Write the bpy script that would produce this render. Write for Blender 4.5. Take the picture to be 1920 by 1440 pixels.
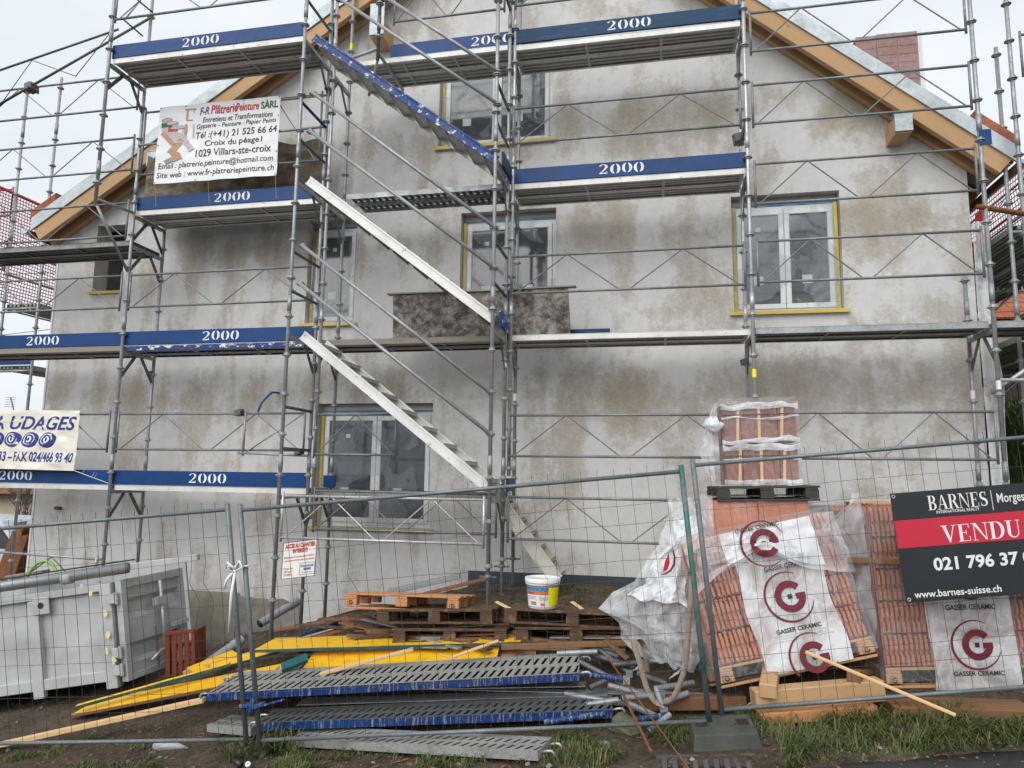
import bpy, math, random
from mathutils import Vector, Matrix
from mathutils.geometry import tessellate_polygon
from mathutils import noise as mnoise
for o in list(bpy.data.objects): bpy.data.objects.remove(o)
S = bpy.context.scene
C = S.collection
R = math.radians
random.seed(7)

# ---------------------------------------------------------------- camera
F = 1331.0                                   # focal length in pixels of the 1920 px wide photograph
T, RO, YA = R(7.51), R(.8255), R(-11.774)    # pitch, roll, yaw against the gable wall
_rt = Vector((math.cos(YA), -math.sin(YA), 0)); _fw = Vector((math.sin(YA), math.cos(YA), 0)); _up = Vector((0, 0, 1))
CF = _fw*math.cos(T) + _up*math.sin(T); _u2 = -_fw*math.sin(T) + _up*math.cos(T)
CR = _rt*math.cos(RO) + _u2*math.sin(RO); CU = -_rt*math.sin(RO) + _u2*math.cos(RO)
cd = bpy.data.cameras.new('camera'); cam = bpy.data.objects.new('camera', cd); C.objects.link(cam)
cd.sensor_width = 36; cd.sensor_fit = 'HORIZONTAL'; cd.lens = F/1920*36; cd.clip_start = .05; cd.clip_end = 3000
cam.matrix_world = Matrix(((CR.x, CU.x, -CF.x, 0), (CR.y, CU.y, -CF.y, 0), (CR.z, CU.z, -CF.z, 0), (0, 0, 0, 1)))
S.camera = cam

# ---------------------------------------------------------------- overcast sky and sun
SUN_EL, SUN_AZ = R(40), R(195)               # high, behind the photographer
W = bpy.data.worlds.new('World'); S.world = W; W.use_nodes = True
nt = W.node_tree; nt.nodes.clear()
wo = nt.nodes.new('ShaderNodeOutputWorld'); bg = nt.nodes.new('ShaderNodeBackground')
sky = nt.nodes.new('ShaderNodeTexSky'); sky.sky_type = 'NISHITA'; sky.sun_disc = False
sky.sun_elevation = SUN_EL; sky.sun_rotation = SUN_AZ; sky.air_density = 1; sky.dust_density = 4
hsv = nt.nodes.new('ShaderNodeHueSaturation'); hsv.inputs['Saturation'].default_value = .25; hsv.inputs['Value'].default_value = 1.0
nt.links.new(sky.outputs[0], hsv.inputs['Color'])
tc = nt.nodes.new('ShaderNodeTexCoord'); mp = nt.nodes.new('ShaderNodeMapping'); mp.inputs['Scale'].default_value = (1.2, 1.2, 3.2)
cn = nt.nodes.new('ShaderNodeTexNoise'); cn.inputs['Scale'].default_value = 1.7; cn.inputs['Detail'].default_value = 6; cn.inputs['Roughness'].default_value = .5
nt.links.new(tc.outputs['Generated'], mp.inputs[0]); nt.links.new(mp.outputs[0], cn.inputs['Vector'])
cr = nt.nodes.new('ShaderNodeValToRGB'); cr.color_ramp.elements[0].position = .3; cr.color_ramp.elements[1].position = .72
cr.color_ramp.elements[0].color = (4.7, 5.1, 5.5, 1); cr.color_ramp.elements[1].color = (6.2, 6.5, 6.75, 1)   # cloud deck
nt.links.new(cn.outputs[0], cr.inputs[0])
mx = nt.nodes.new('ShaderNodeMix'); mx.data_type = 'RGBA'; mx.inputs[0].default_value = .9
nt.links.new(hsv.outputs[0], mx.inputs[6]); nt.links.new(cr.outputs[0], mx.inputs[7])
nt.links.new(mx.outputs[2], bg.inputs[0]); bg.inputs[1].default_value = .1
nt.links.new(bg.outputs[0], wo.inputs[0])
sd = bpy.data.lights.new('sun', 'SUN'); sd.energy = 1.5; sd.angle = R(60); sd.color = (1, .98, .95)
sun = bpy.data.objects.new('sun', sd); C.objects.link(sun)
_sdir = Vector((math.sin(SUN_AZ)*math.cos(SUN_EL), math.cos(SUN_AZ)*math.cos(SUN_EL), math.sin(SUN_EL)))
sun.rotation_euler = (-_sdir).to_track_quat('-Z', 'Y').to_euler()
S.view_settings.view_transform = 'Standard'; S.view_settings.look = 'None'; S.view_settings.gamma = 1
S.view_settings.exposure = .78; S.view_settings.use_curve_mapping = False
S.render.engine = 'CYCLES'
S.cycles.max_bounces = 8; S.cycles.transparent_max_bounces = 16

# ---------------------------------------------------------------- pixels to directions
def V(*a): return Vector(a)
def ray(x, y): return CF + CR*((x-960)/F) - CU*((y-720)/F)
def PY(x, y, Y): d = ray(x, y); return d*(Y/d.y)
def PZ(x, y, Z): d = ray(x, y); return d*(Z/d.z)
def PP(x, y, o, n): d = ray(x, y); return d*(o.dot(n)/d.dot(n))
def sst(a, b, x): t = max(0, min(1, (x-a)/(b-a))); return t*t*(3-2*t)
def lerp(a, b, t): return a+(b-a)*t
def pw(x, pts):
    if x <= pts[0][0]: return pts[0][1]
    for (a, b), (c, d) in zip(pts, pts[1:]):
        if x <= c: return b+(d-b)*(x-a)/(c-a)
    return pts[-1][1]
# the ground: a slope of ten per cent along the street, banked up against the house
def bank(x): return pw(x, [(-14, .0), (-8, .05), (-6.6, .1), (-5.2, .38), (-4, .52), (-2.5, .72), (-.5, .62), (1.5, .5), (4, .45), (6, .6), (9, .6)])
def H(x, y):
    z = -1.97+.105*max(-16, min(16, x))
    z += sst(6.1, 8.6, y)*bank(x)
    if x > 4: z += sst(4.2, 6.3, x)*sst(8, 13.5, y)*2.17
    if x < -11: z -= sst(11, 20, -x)*.3
    return z
def PG(x, y, dz=0):                           # where the ray through a pixel meets the ground
    d = ray(x, y); s = 3.
    for i in range(400):
        p = d*s
        if p.z <= H(p.x, p.y)+dz: return p
        s += .03
    return d*s

# ---------------------------------------------------------------- objects
ORG = {}
def thing(name, loc, label, cat, group=None, kind=None):
    o = bpy.data.objects.new(name, None); C.objects.link(o); o.location = loc; o.empty_display_size = .2
    ORG[o.name] = Vector(loc); return tag(o, label, cat, group, kind)
def tag(o, label=None, cat=None, group=None, kind=None):
    if label: o['label'] = label
    if cat: o['category'] = cat
    if group: o['group'] = group
    if kind or cat: o['kind'] = kind or 'thing'
    return o
def org(p): return ORG[p.name] if p is not None else Vector((0, 0, 0))
def link(name, me, parent, loc=None, rot=None):
    o = bpy.data.objects.new(name, me); C.objects.link(o)
    po = org(parent)
    if parent is not None: o.parent = parent
    if rot is not None:
        o.matrix_local = Matrix.Translation(Vector(loc)-po) @ rot.to_4x4()
    elif loc is not None: o.location = Vector(loc)-po
    ORG[o.name] = Vector(loc) if loc is not None else po
    return o
class MB:
    def __init__(s): s.v = []; s.f = []; s.m = []; s.mi = 0
    def add(s, vs, fs):
        n = len(s.v); s.v += [tuple(v) for v in vs]; s.f += [tuple(i+n for i in f) for f in fs]; s.m += [s.mi]*len(fs); return s
    def box(s, a, b):
        x0, y0, z0 = a; x1, y1, z1 = b
        return s.add([(x0, y0, z0), (x1, y0, z0), (x1, y1, z0), (x0, y1, z0), (x0, y0, z1), (x1, y0, z1), (x1, y1, z1), (x0, y1, z1)],
                     [(0, 3, 2, 1), (4, 5, 6, 7), (0, 1, 5, 4), (1, 2, 6, 5), (2, 3, 7, 6), (3, 0, 4, 7)])
    def obox(s, o, ex, ey, ez):               # a box from a corner and three edge vectors
        o = Vector(o); c = [o, o+ex, o+ex+ey, o+ey]; c += [p+ez for p in c]
        return s.add(c, [(0, 3, 2, 1), (4, 5, 6, 7), (0, 1, 5, 4), (1, 2, 6, 5), (2, 3, 7, 6), (3, 0, 4, 7)])
    def tube(s, a, b, r, n=8, r2=None, cap=True):
        return s.pipe([a, b], [r, r if r2 is None else r2], n, cap)
    def pipe(s, pts, r, n=8, cap=True):
        pts = [Vector(p) for p in pts]
        if not isinstance(r, (list, tuple)): r = [r]*len(pts)
        vs = []; fs = []; up = None
        for i, p in enumerate(pts):
            d = (pts[min(i+1, len(pts)-1)]-pts[max(i-1, 0)])
            d = d.normalized() if d.length > 1e-9 else Vector((0, 0, 1))
            if up is None: up = d.orthogonal().normalized()
            up = (up-d*up.dot(d)); up = up.normalized() if up.length > 1e-6 else d.orthogonal().normalized()
            w = d.cross(up)
            for k in range(n):
                a = 2*math.pi*k/n; vs.append(p+(up*math.cos(a)+w*math.sin(a))*r[i])
        for i in range(len(pts)-1):
            for k in range(n):
                k2 = (k+1) % n; fs.append((i*n+k, i*n+k2, (i+1)*n+k2, (i+1)*n+k))
        if cap: fs.append(tuple(range(n-1, -1, -1))); fs.append(tuple((len(pts)-1)*n+k for k in range(n)))
        return s.add(vs, fs)
    def bar(s, a, b, w, h, up=(0, 0, 1)):     # rectangular bar, w across, h along up, centred on a-b
        a = Vector(a); b = Vector(b); d = (b-a).normalized(); sd = d.cross(Vector(up)).normalized(); u = sd.cross(d)
        return s.obox(a-sd*w/2-u*h/2, b-a, sd*w, u*h)
    def grid(s, fn, nu, nv, flip=False):
        vs = [fn(i/nu, j/nv) for j in range(nv+1) for i in range(nu+1)]
        q = []
        for j in range(nv):
            for i in range(nu):
                a = j*(nu+1)+i; f = (a, a+1, a+nu+2, a+nu+1); q.append(f[::-1] if flip else f)
        return s.add(vs, q)
    def lathe(s, prof, c, n=24, ax=None):     # (r, z) profile round a vertical axis
        c = Vector(c); vs = []; fs = []
        for r, z in prof:
            for k in range(n):
                a = 2*math.pi*k/n; vs.append(c+Vector((r*math.cos(a), r*math.sin(a), z)))
        for i in range(len(prof)-1):
            for k in range(n): k2 = (k+1) % n; fs.append((i*n+k, i*n+k2, (i+1)*n+k2, (i+1)*n+k))
        return s.add(vs, fs)
    def prism(s, poly, ext):                  # extruded polygon (3-D points, extrusion vector)
        poly = [Vector(p) for p in poly]; n = len(poly); ext = Vector(ext)
        return s.add(poly+[p+ext for p in poly], [tuple(range(n-1, -1, -1)), tuple(range(n, 2*n))]+[(i, (i+1) % n, n+(i+1) % n, n+i) for i in range(n)])
    def mesh(s, name, mats, smooth=False, o=(0, 0, 0)):
        me = bpy.data.meshes.new(name); o = Vector(o)
        me.from_pydata([Vector(v)-o for v in s.v], [], s.f)
        for m in (mats if isinstance(mats, (list, tuple)) else [mats]): me.materials.append(m)
        if any(s.m): me.polygons.foreach_set('material_index', s.m)
        if smooth: me.polygons.foreach_set('use_smooth', [True]*len(me.polygons))
        me.update(); return me
    def build(s, name, mats, parent=None, smooth=False, loc=None):
        o = org(parent) if loc is None else Vector(loc)
        me = s.mesh(name, mats, smooth, o)
        return link(name, me, parent, o if (loc is not None or parent is not None) else None)
def rotm(ex, ey, ez): return Matrix(((ex[0], ey[0], ez[0]), (ex[1], ey[1], ez[1]), (ex[2], ey[2], ez[2])))
def frame(ex, up=(0, 0, 1)):
    ex = Vector(ex).normalized(); ey = Vector(up).cross(ex).normalized(); return ex, ey, ex.cross(ey)
def bevel(o, w=.004, seg=1):
    m = o.modifiers.new('bevel', 'BEVEL'); m.width = w; m.segments = seg; m.limit_method = 'ANGLE'; return o
def inst(name, src, parent, loc, rot=None):    # one more object that shares a mesh
    o = bpy.data.objects.new(name, src.data if hasattr(src, 'data') else src); C.objects.link(o)
    if parent is not None: o.parent = parent
    l = Vector(loc)-org(parent)
    if rot is not None: o.matrix_local = Matrix.Translation(l) @ rot.to_4x4()
    else: o.location = l
    ORG[o.name] = Vector(loc); return o

# ---------------------------------------------------------------- materials
MATS = {}
class NT:
    def __init__(s, name):
        m = bpy.data.materials.new(name); m.use_nodes = True; s.m = m; s.t = m.node_tree; s.t.nodes.clear()
        s.out = s.t.nodes.new('ShaderNodeOutputMaterial'); s.p = s.t.nodes.new('ShaderNodeBsdfPrincipled'); s.L(s.p.outputs[0], s.out.inputs[0])
        MATS[name] = m
    def n(s, ty, **k):
        n = s.t.nodes.new('ShaderNode'+ty)
        for a, v in k.items(): setattr(n, a, v)
        return n
    def L(s, a, b): s.t.links.new(a, b)
    def pos(s, scale=(1, 1, 1), obj=False, off=(0, 0, 0)):
        g = s.n('TexCoord').outputs['Object'] if obj else s.n('NewGeometry').outputs['Position']
        mp = s.n('Mapping'); mp.inputs['Scale'].default_value = scale; mp.inputs['Location'].default_value = off
        s.L(g, mp.inputs[0]); return mp.outputs[0]
    def noise(s, vec, scale=5, detail=5, rough=.55, dist=0):
        n = s.n('TexNoise'); n.inputs['Scale'].default_value = scale; n.inputs['Detail'].default_value = detail
        n.inputs['Roughness'].default_value = rough; n.inputs['Distortion'].default_value = dist; s.L(vec, n.inputs['Vector']); return n.outputs[0]
    def ramp(s, fac, *els, interp='LINEAR'):
        r = s.n('ValToRGB'); r.color_ramp.interpolation = interp; e = r.color_ramp.elements
        while len(e) < len(els): e.new(.5)
        for a, (p, c) in zip(e, els): a.position = p; a.color = (c, c, c, 1) if isinstance(c, (int, float)) else (*c, 1)
        s.L(fac, r.inputs[0]); return r.outputs[0]
    def mix(s, f, a, b, mode='MIX'):
        m = s.n('Mix', data_type='RGBA', blend_type=mode)
        for k, v in ((0, f), (6, a), (7, b)):
            if isinstance(v, (int, float)): m.inputs[k].default_value = v if k == 0 else (v, v, v, 1)
            elif isinstance(v, tuple): m.inputs[k].default_value = (*v, 1)
            else: s.L(v, m.inputs[k])
        return m.outputs[2]
    def math(s, op, a, b=0, clamp=False):
        m = s.n('Math', operation=op, use_clamp=clamp)
        for k, v in ((0, a), (1, b)):
            if isinstance(v, (int, float)): m.inputs[k].default_value = v
            else: s.L(v, m.inputs[k])
        return m.outputs[0]
    def bump(s, h, st=.3, d=.01):
        b = s.n('Bump'); b.inputs['Strength'].default_value = st; b.inputs['Distance'].default_value = d; s.L(h, b.inputs['Height']); s.L(b.outputs[0], s.p.inputs['Normal'])
    def set(s, col=None, rough=None, metal=None, spec=None, **k):
        for key, v in (('Base Color', col), ('Roughness', rough), ('Metallic', metal), ('Specular IOR Level', spec)):
            if v is None: continue
            if isinstance(v, tuple): s.p.inputs[key].default_value = (*v, 1)
            elif isinstance(v, (int, float)): s.p.inputs[key].default_value = v
            else: s.L(v, s.p.inputs[key])
        return s.m
def mat_plain(name, col, rough=.6, metal=0, var=.25, sc=6, bump=.15, bs=40, spec=.5, col2=None, thr=(.35, .7)):
    s = NT(name); p = s.pos(); a = s.noise(p, sc, 6, .6); b = s.noise(p, bs, 4, .6)
    c2 = col2 if col2 else tuple(c*(1-var) for c in col)
    c = s.mix(s.ramp(a, (thr[0], 0), (thr[1], 1)), col, c2)
    c = s.mix(s.math('MULTIPLY', b, .25), c, tuple(x*.6 for x in col))
    s.bump(b, bump, .004)
    rr = s.ramp(a, (.3, max(0, rough-.12)), (.7, min(1, rough+.12)))
    return s.set(c, rr, metal, spec)
def wood(name, col, dark, knots=True, rough=.7, sc=1, wear=None, spec=.3):
    s = NT(name); p = s.pos((1.2*sc, 14*sc, 14*sc), True)
    info = s.n('ObjectInfo'); va = s.n('VectorMath', operation='ADD'); cx = s.n('CombineXYZ')
    for i in range(3): s.L(s.math('MULTIPLY', info.outputs['Random'], 37.+i*11), cx.inputs[i])
    s.L(p, va.inputs[0]); s.L(cx.outputs[0], va.inputs[1]); p = va.outputs[0]
    n1 = s.noise(p, 2.2, 5, .6, 1.2); n2 = s.noise(p, 14, 3, .5)
    g = s.ramp(n1, (.3, 0), (.5, .55), (.56, .2), (.72, 1))
    c = s.mix(g, col, dark); c = s.mix(s.math('MULTIPLY', n2, .35), c, tuple(x*.75 for x in col))
    if knots:
        vo = s.n('TexVoronoi'); vo.inputs['Scale'].default_value = .9; vo.inputs['Randomness'].default_value = 1; mpp = s.n('Mapping'); mpp.inputs['Scale'].default_value = (2.2, .45, .45); s.L(p, mpp.inputs[0]); s.L(mpp.outputs[0], vo.inputs['Vector'])
        k = s.ramp(vo.outputs['Distance'], (.03, 1), (.09, 0)); c = s.mix(s.math('MULTIPLY', k, .8), c, tuple(x*.35 for x in dark))
    if wear:
        w = s.noise(s.pos(), 9, 6, .65); c = s.mix(s.ramp(w, (.52, 0), (.62, 1)), c, wear)
    c = s.mix(s.math('MULTIPLY', info.outputs['Random'], .22), c, dark)
    s.bump(n2, .25, .003); return s.set(c, rough, 0, spec)
def paint(name, col, under, amount=.55, rough=.45, sc=9, stretch=(1, 1, 1), metal=0, dirt=(.3, .27, .22), dirt_amt=.3, spec=.25):
    s = NT(name); p = s.pos(stretch); a = s.noise(p, sc, 8, .72); b = s.noise(s.pos(off=(3, 1, 7)), 2.5, 5, .6); f = s.noise(p, 60, 3, .6)
    c = s.mix(s.ramp(b, (.3, 0), (.75, .45)), col, tuple(x*.6 for x in col))
    c = s.mix(s.ramp(a, (amount, 0), (amount+.04, 1)), c, under)
    c = s.mix(s.math('MULTIPLY', s.ramp(b, (.45, 0), (.8, 1)), dirt_amt), c, dirt)
    s.bump(f, .12, .003); return s.set(c, s.ramp(f, (.3, rough-.1), (.7, rough+.15)), metal, spec)

def galv(name, col=(.42, .44, .45), dark=(.25, .26, .27), rough=.42, metal=.55):
    s = NT(name); p = s.pos(); a = s.noise(p, 5, 6, .65); f = s.noise(p, 55, 4, .65); sp = s.noise(p, 24, 5, .8)
    c = s.mix(s.ramp(a, (.3, 0), (.7, 1)), col, dark); c = s.mix(s.ramp(f, (.45, 0), (.75, .55)), c, tuple(min(.75, x*1.5) for x in col))
    c = s.mix(s.ramp(sp, (.66, 0), (.69, .8)), c, (.62, .6, .56)); c = s.mix(s.ramp(s.noise(s.pos(off=(5, 2, 9)), 3.2, 7, .7), (.62, 0), (.72, .6)), c, (.2, .16, .12))
    s.bump(f, .12, .002); return s.set(c, s.ramp(a, (.3, rough-.1), (.7, rough+.15)), metal)
galv('galv', (.34, .355, .365), (.19, .2, .205), .45, .4); galv('galv_rail', (.22, .23, .235), (.11, .115, .12), .5, .3); galv('galv_dark', (.13, .137, .14), (.07, .073, .075), .5, .35); galv('alu', (.5, .51, .52), (.33, .34, .35), .38, .5)
galv('zinc', (.46, .5, .52), (.34, .38, .4), .5, .35); galv('deck_steel', (.3, .3, .285), (.17, .17, .16), .65, .15)
galv('fence_steel', (.17, .19, .195), (.1, .115, .12), .5, .35)
mat_plain('under_deck', (.47, .46, .44), .6, .25, .25, 4, .1, 30, col2=(.38, .37, .355))
paint('white_rail', (.66, .66, .64), (.38, .36, .33), .6, .45, 12, (1, 1, 1), .15)
paint('blue', (.0035, .045, .17), (.01, .06, .18), .66, .42, 7, (.5, 2, 2), dirt=(.006, .028, .09), dirt_amt=.6)
paint('blue_teal', (.004, .04, .105), (.008, .065, .13), .55, .5, 6, (.4, 4, 4), dirt=(.012, .03, .06))
paint('blue_worn', (.008, .045, .2), (.72, .72, .7), .55, .45, 11, (.7, 1, 1))
paint('blue_scratched', (.004, .035, .15), (.22, .23, .24), .54, .45, 9, (6, 6, .5), dirt=(.08, .09, .1))
paint('yellow', (.78, .46, .012), (.36, .2, .03), .69, .45, 6, (1, 3, 1), dirt=(.3, .2, .08), dirt_amt=.35)
paint('teal', (.01, .085, .1), (.1, .14, .13), .66, .5, 8)
mat_plain('white_pvc', (.74, .74, .73), .35, 0, .08, 3, .03, 30)
mat_plain('tape', (.6, .45, .06), .45, 0, .2, 8, .1, 60)
mat_plain('tape_blue', (.02, .16, .3), .5)
mat_plain('black', (.018, .018, .02), .5, 0, .3)
mat_plain('ink', (.02, .02, .022), .6, 0, .1, bump=0)
mat_plain('ink_blue', (.015, .03, .22), .6, 0, .2, bump=0)
mat_plain('ink_red', (.5, .012, .03), .6, 0, .2, bump=0)
mat_plain('ink_maroon', (.15, .008, .022), .6, 0, .15, bump=0)
mat_plain('ink_purple', (.1, .012, .2), .6, 0, .2, bump=0)
mat_plain('ink_green', (.015, .12, .03), .6, 0, .2, bump=0)
mat_plain('ink_grey', (.28, .28, .28), .6, 0, .2, bump=0)
mat_plain('ink_orange', (.62, .17, .05), .6, 0, .2, bump=0)
mat_plain('ink_yellow', (.85, .78, .0), .5, 0, .05, bump=0)
mat_plain('ink_skyblue', (.02, .2, .5), .5, 0, .05, bump=0)
mat_plain('tan_print', (.5, .3, .16), .6, 0, .3, 30, bump=0); mat_plain('silver_print', (.55, .5, .5), .6, 0, .3, 30, bump=0)
mat_plain('white_paint', (.78, .78, .77), .55, 0, .12, 12)
def stencil(name):
    s = NT(name); p = s.pos(); a = s.noise(p, 45, 5, .7)
    return s.set(s.mix(s.ramp(a, (.52, 0), (.62, .75)), (.74, .76, .78), (.12, .2, .36)), .6)
stencil('stencil_white')
mat_plain('banner_white', (.78, .78, .8), .55, 0, .06, 2, .05, 200)
mat_plain('banner_cream', (.74, .71, .62), .55, 0, .1, 2, .05, 200)
mat_plain('sign_black', (.022, .025, .028), .4, 0, .15, 2, .02)
mat_plain('sign_red', (.55, .022, .05), .42, 0, .06, 2, .02)
mat_plain('sign_white', (.76, .76, .72), .4, 0, .12, 3, .02)
wood('timber', (.52, .335, .18), (.41, .24, .115)); wood('timber_pale', (.72, .5, .27), (.56, .34, .15), False)
wood('timber_orange', (.52, .26, .12), (.38, .165, .07)); wood('timber_old', (.1, .058, .033), (.045, .028, .018), False, wear=(.19, .105, .035))
wood('timber_grey', (.3, .27, .23), (.17, .15, .13), False); wood('timber_brown', (.24, .125, .06), (.12, .06, .03)); wood('timber_red', (.2, .045, .02), (.1, .022, .012), False)
wood('pallet_new', (.52, .32, .17), (.38, .2, .09)); wood('pallet_dark', (.06, .058, .05), (.025, .025, .022), False)
def clay(name, col, dark):
    s = NT(name); p = s.pos(); info = s.n('ObjectInfo'); a = s.noise(p, 9, 5, .6); f = s.noise(p, 70, 3, .6)
    c = s.mix(s.ramp(a, (.3, 0), (.7, 1)), col, dark); c = s.mix(s.math('MULTIPLY', info.outputs['Random'], .6), c, tuple(x*.66 for x in col)); c = s.mix(s.ramp(s.noise(p, 22, 6, .7), (.55, 0), (.7, .45)), c, (.5, .36, .28)); s.bump(f, .25, .003); return s.set(c, .85, 0, .2)
clay('clay', (.55, .225, .13), (.42, .155, .085)); clay('clay_brown', (.3, .145, .12), (.22, .1, .085)); clay('tile_red', (.4, .13, .065), (.26, .08, .05)); clay('tile_brown', (.22, .1, .06), (.12, .06, .04))
mat_plain('concrete', (.42, .4, .37), .9, 0, .3, 3, .4, 30, .2, (.25, .235, .2)); mat_plain('rubber_block', (.06, .063, .06), .9, 0, .4, 6, .4, 40, .2, (.1, .1, .08))
mat_plain('mossy', (.17, .155, .115), .95, 0, .4, 14, .6, 40, .1, (.09, .1, .04)); mat_plain('membrane', (.035, .045, .06), .55, 0, .3, 4, .1); mat_plain('pvc_grey', (.3, .31, .32), .45, 0, .2, 5)
paint('skip_grey', (.45, .46, .465), (.16, .09, .06), .735, .5, 5, dirt=(.25, .24, .22), dirt_amt=.45); mat_plain('skip_tarp', (.3, .31, .32), .35, .4, .2, 4); mat_plain('strap', (.3, .235, .185), .85, 0, .3, 20, .2, 90, .2)
mat_plain('rust', (.2, .085, .04), .85, 0, .4, 15, .3, 60, .2); mat_plain('hose_green', (.22, .4, .06), .4); mat_plain('hose_blue', (.01, .12, .36), .4); mat_plain('rusty_beam', (.19, .075, .035), .85, 0, .4, 8, .3, 60, .2); mat_plain('gravel', (.17, .155, .135), .95, 0, .3, 14, .4, 60, .1); mat_plain('rock', (.28, .265, .24), .9, 0, .3, 10, .4); mat_plain('foam', (.72, .65, .4), .8, 0, .15, 30)
mat_plain('net_red', (.48, .045, .04), .6, 0, .2, 5); mat_plain('net_pink', (.55, .06, .1), .6, 0, .2, 5); mat_plain('stucco_beige', (.5, .42, .3), .9, 0, .15, 3, .3, 60); mat_plain('shutter_green', (.015, .075, .05), .6); mat_plain('white_tarp', (.62, .66, .72), .45, 0, .1, 3)
mat_plain('plinth_old', (.38, .36, .29), .95, 0, .35, 2.2, .5, 18, .1, (.23, .21, .17)); mat_plain('cement_patch', (.27, .26, .22), .95, 0, .3, 4, .6, 22, .1)
mat_plain('fence_brown', (.06, .04, .03), .85); mat_plain('bark', (.1, .075, .06), .9); mat_plain('wire', (.075, .075, .075), .5, .4); mat_plain('green_paint', (.015, .12, .1), .5, 0, .3, 5, col2=(.12, .135, .14), thr=(.45, .52)); mat_plain('van_white', (.5, .56, .65), .3)
mat_plain('interior', (.22, .2, .18), .9); mat_plain('soffit', (.42, .4, .37), .8)

def weathered(name):
    s = NT(name); p = s.pos(); a = s.noise(p, 6, 10, .8, .3); b = s.noise(s.pos(off=(4, 9, 2)), 11, 7, .72); d = s.noise(p, 40, 4, .6)
    c = s.ramp(a, (.3, (.018, .016, .014)), (.45, (.09, .08, .07)), (.53, (.2, .185, .16)), (.66, (.36, .34, .3)))
    c = s.mix(s.ramp(b, (.66, 0), (.69, .9)), c, (.46, .44, .39)); c = s.mix(s.ramp(b, (.3, .85), (.42, 0)), c, (.025, .022, .02))
    s.bump(s.math('ADD', d, a), .6, .01); return s.set(c, .9, 0, .2)
weathered('weathered')
def stone_band(name):
    s = NT(name); p = s.pos((1, 1, 2)); a = s.noise(p, 4, 8, .7); c = s.ramp(a, (.3, (.07, .055, .035)), (.5, (.17, .14, .1)), (.7, (.3, .27, .21))); s.bump(a, .6, .015); return s.set(c, .95, 0, .1)
stone_band('stone_band')

def film(name, dens=.35, col=(.84, .86, .88), sc=3, white=.8, bump=.35, cw=.05, patch=False):
    # clear polythene: see-through, with broad milky patches, crease highlights painted as thin milky lines and a wet gloss
    s = NT(name); p = s.pos(); a = s.noise(p, sc, 3, .5, .6); b = s.noise(s.pos((1, 1, .6), off=(2, 5, 1)), sc*1.6, 2, .5, 1.2); c = s.noise(s.pos((.7, 1, 1.3), off=(7, 1, 4)), sc*3.4, 2, .5, .8)
    s.set(col, .2, 0, .6)
    tr = s.n('BsdfTransparent'); tl = s.n('BsdfTranslucent'); tl.inputs[0].default_value = (*col, 1)
    m1 = s.n('MixShader'); m1.inputs[0].default_value = .3; s.L(s.p.outputs[0], m1.inputs[1]); s.L(tl.outputs[0], m1.inputs[2])
    line = lambda q, w: s.ramp(s.math('ABSOLUTE', s.math('SUBTRACT', q, .5)), (0, 1), (w, 0))
    cr = s.math('ADD', line(b, cw), s.math('MULTIPLY', line(c, cw*.5), .35), True)
    base = s.ramp(a, (.485, .05), (.5, dens*1.1), (.7, dens*1.5)) if patch else s.ramp(a, (.38, dens*.55), (.64, min(1, dens*1.45)))   # film stuck to the glass in sharp-edged islands
    k = s.math('ADD', base, s.math('MULTIPLY', cr, white*.45), True)
    lw = s.n('LayerWeight'); lw.inputs[0].default_value = .3; k = s.math('ADD', k, s.math('MULTIPLY', lw.outputs['Facing'], .4), True)
    m2 = s.n('MixShader'); s.L(k, m2.inputs[0]); s.L(tr.outputs[0], m2.inputs[1]); s.L(m1.outputs[0], m2.inputs[2]); s.L(m2.outputs[0], s.out.inputs[0])
    s.bump(s.math('ADD', a, s.math('MULTIPLY', cr, .15)), bump, .03); return s.m
film('film', .27, sc=2.2, white=.38, cw=.07); film('film_thin', .09, white=.22, cw=.04); film('film_milky', .74, white=.4); film('film_white', .92, sc=4); film('film_window', .22, (.5, .535, .57), 1.9, .2, cw=.015, patch=True)
def glass(name):
    s = NT(name); p = s.pos(); a = s.noise(p, 1.6, 4, .5); s.set(s.ramp(a, (.3, (.025, .03, .034)), (.7, (.065, .073, .078))), .08, 0, .8); return s.m
glass('glass')

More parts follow.
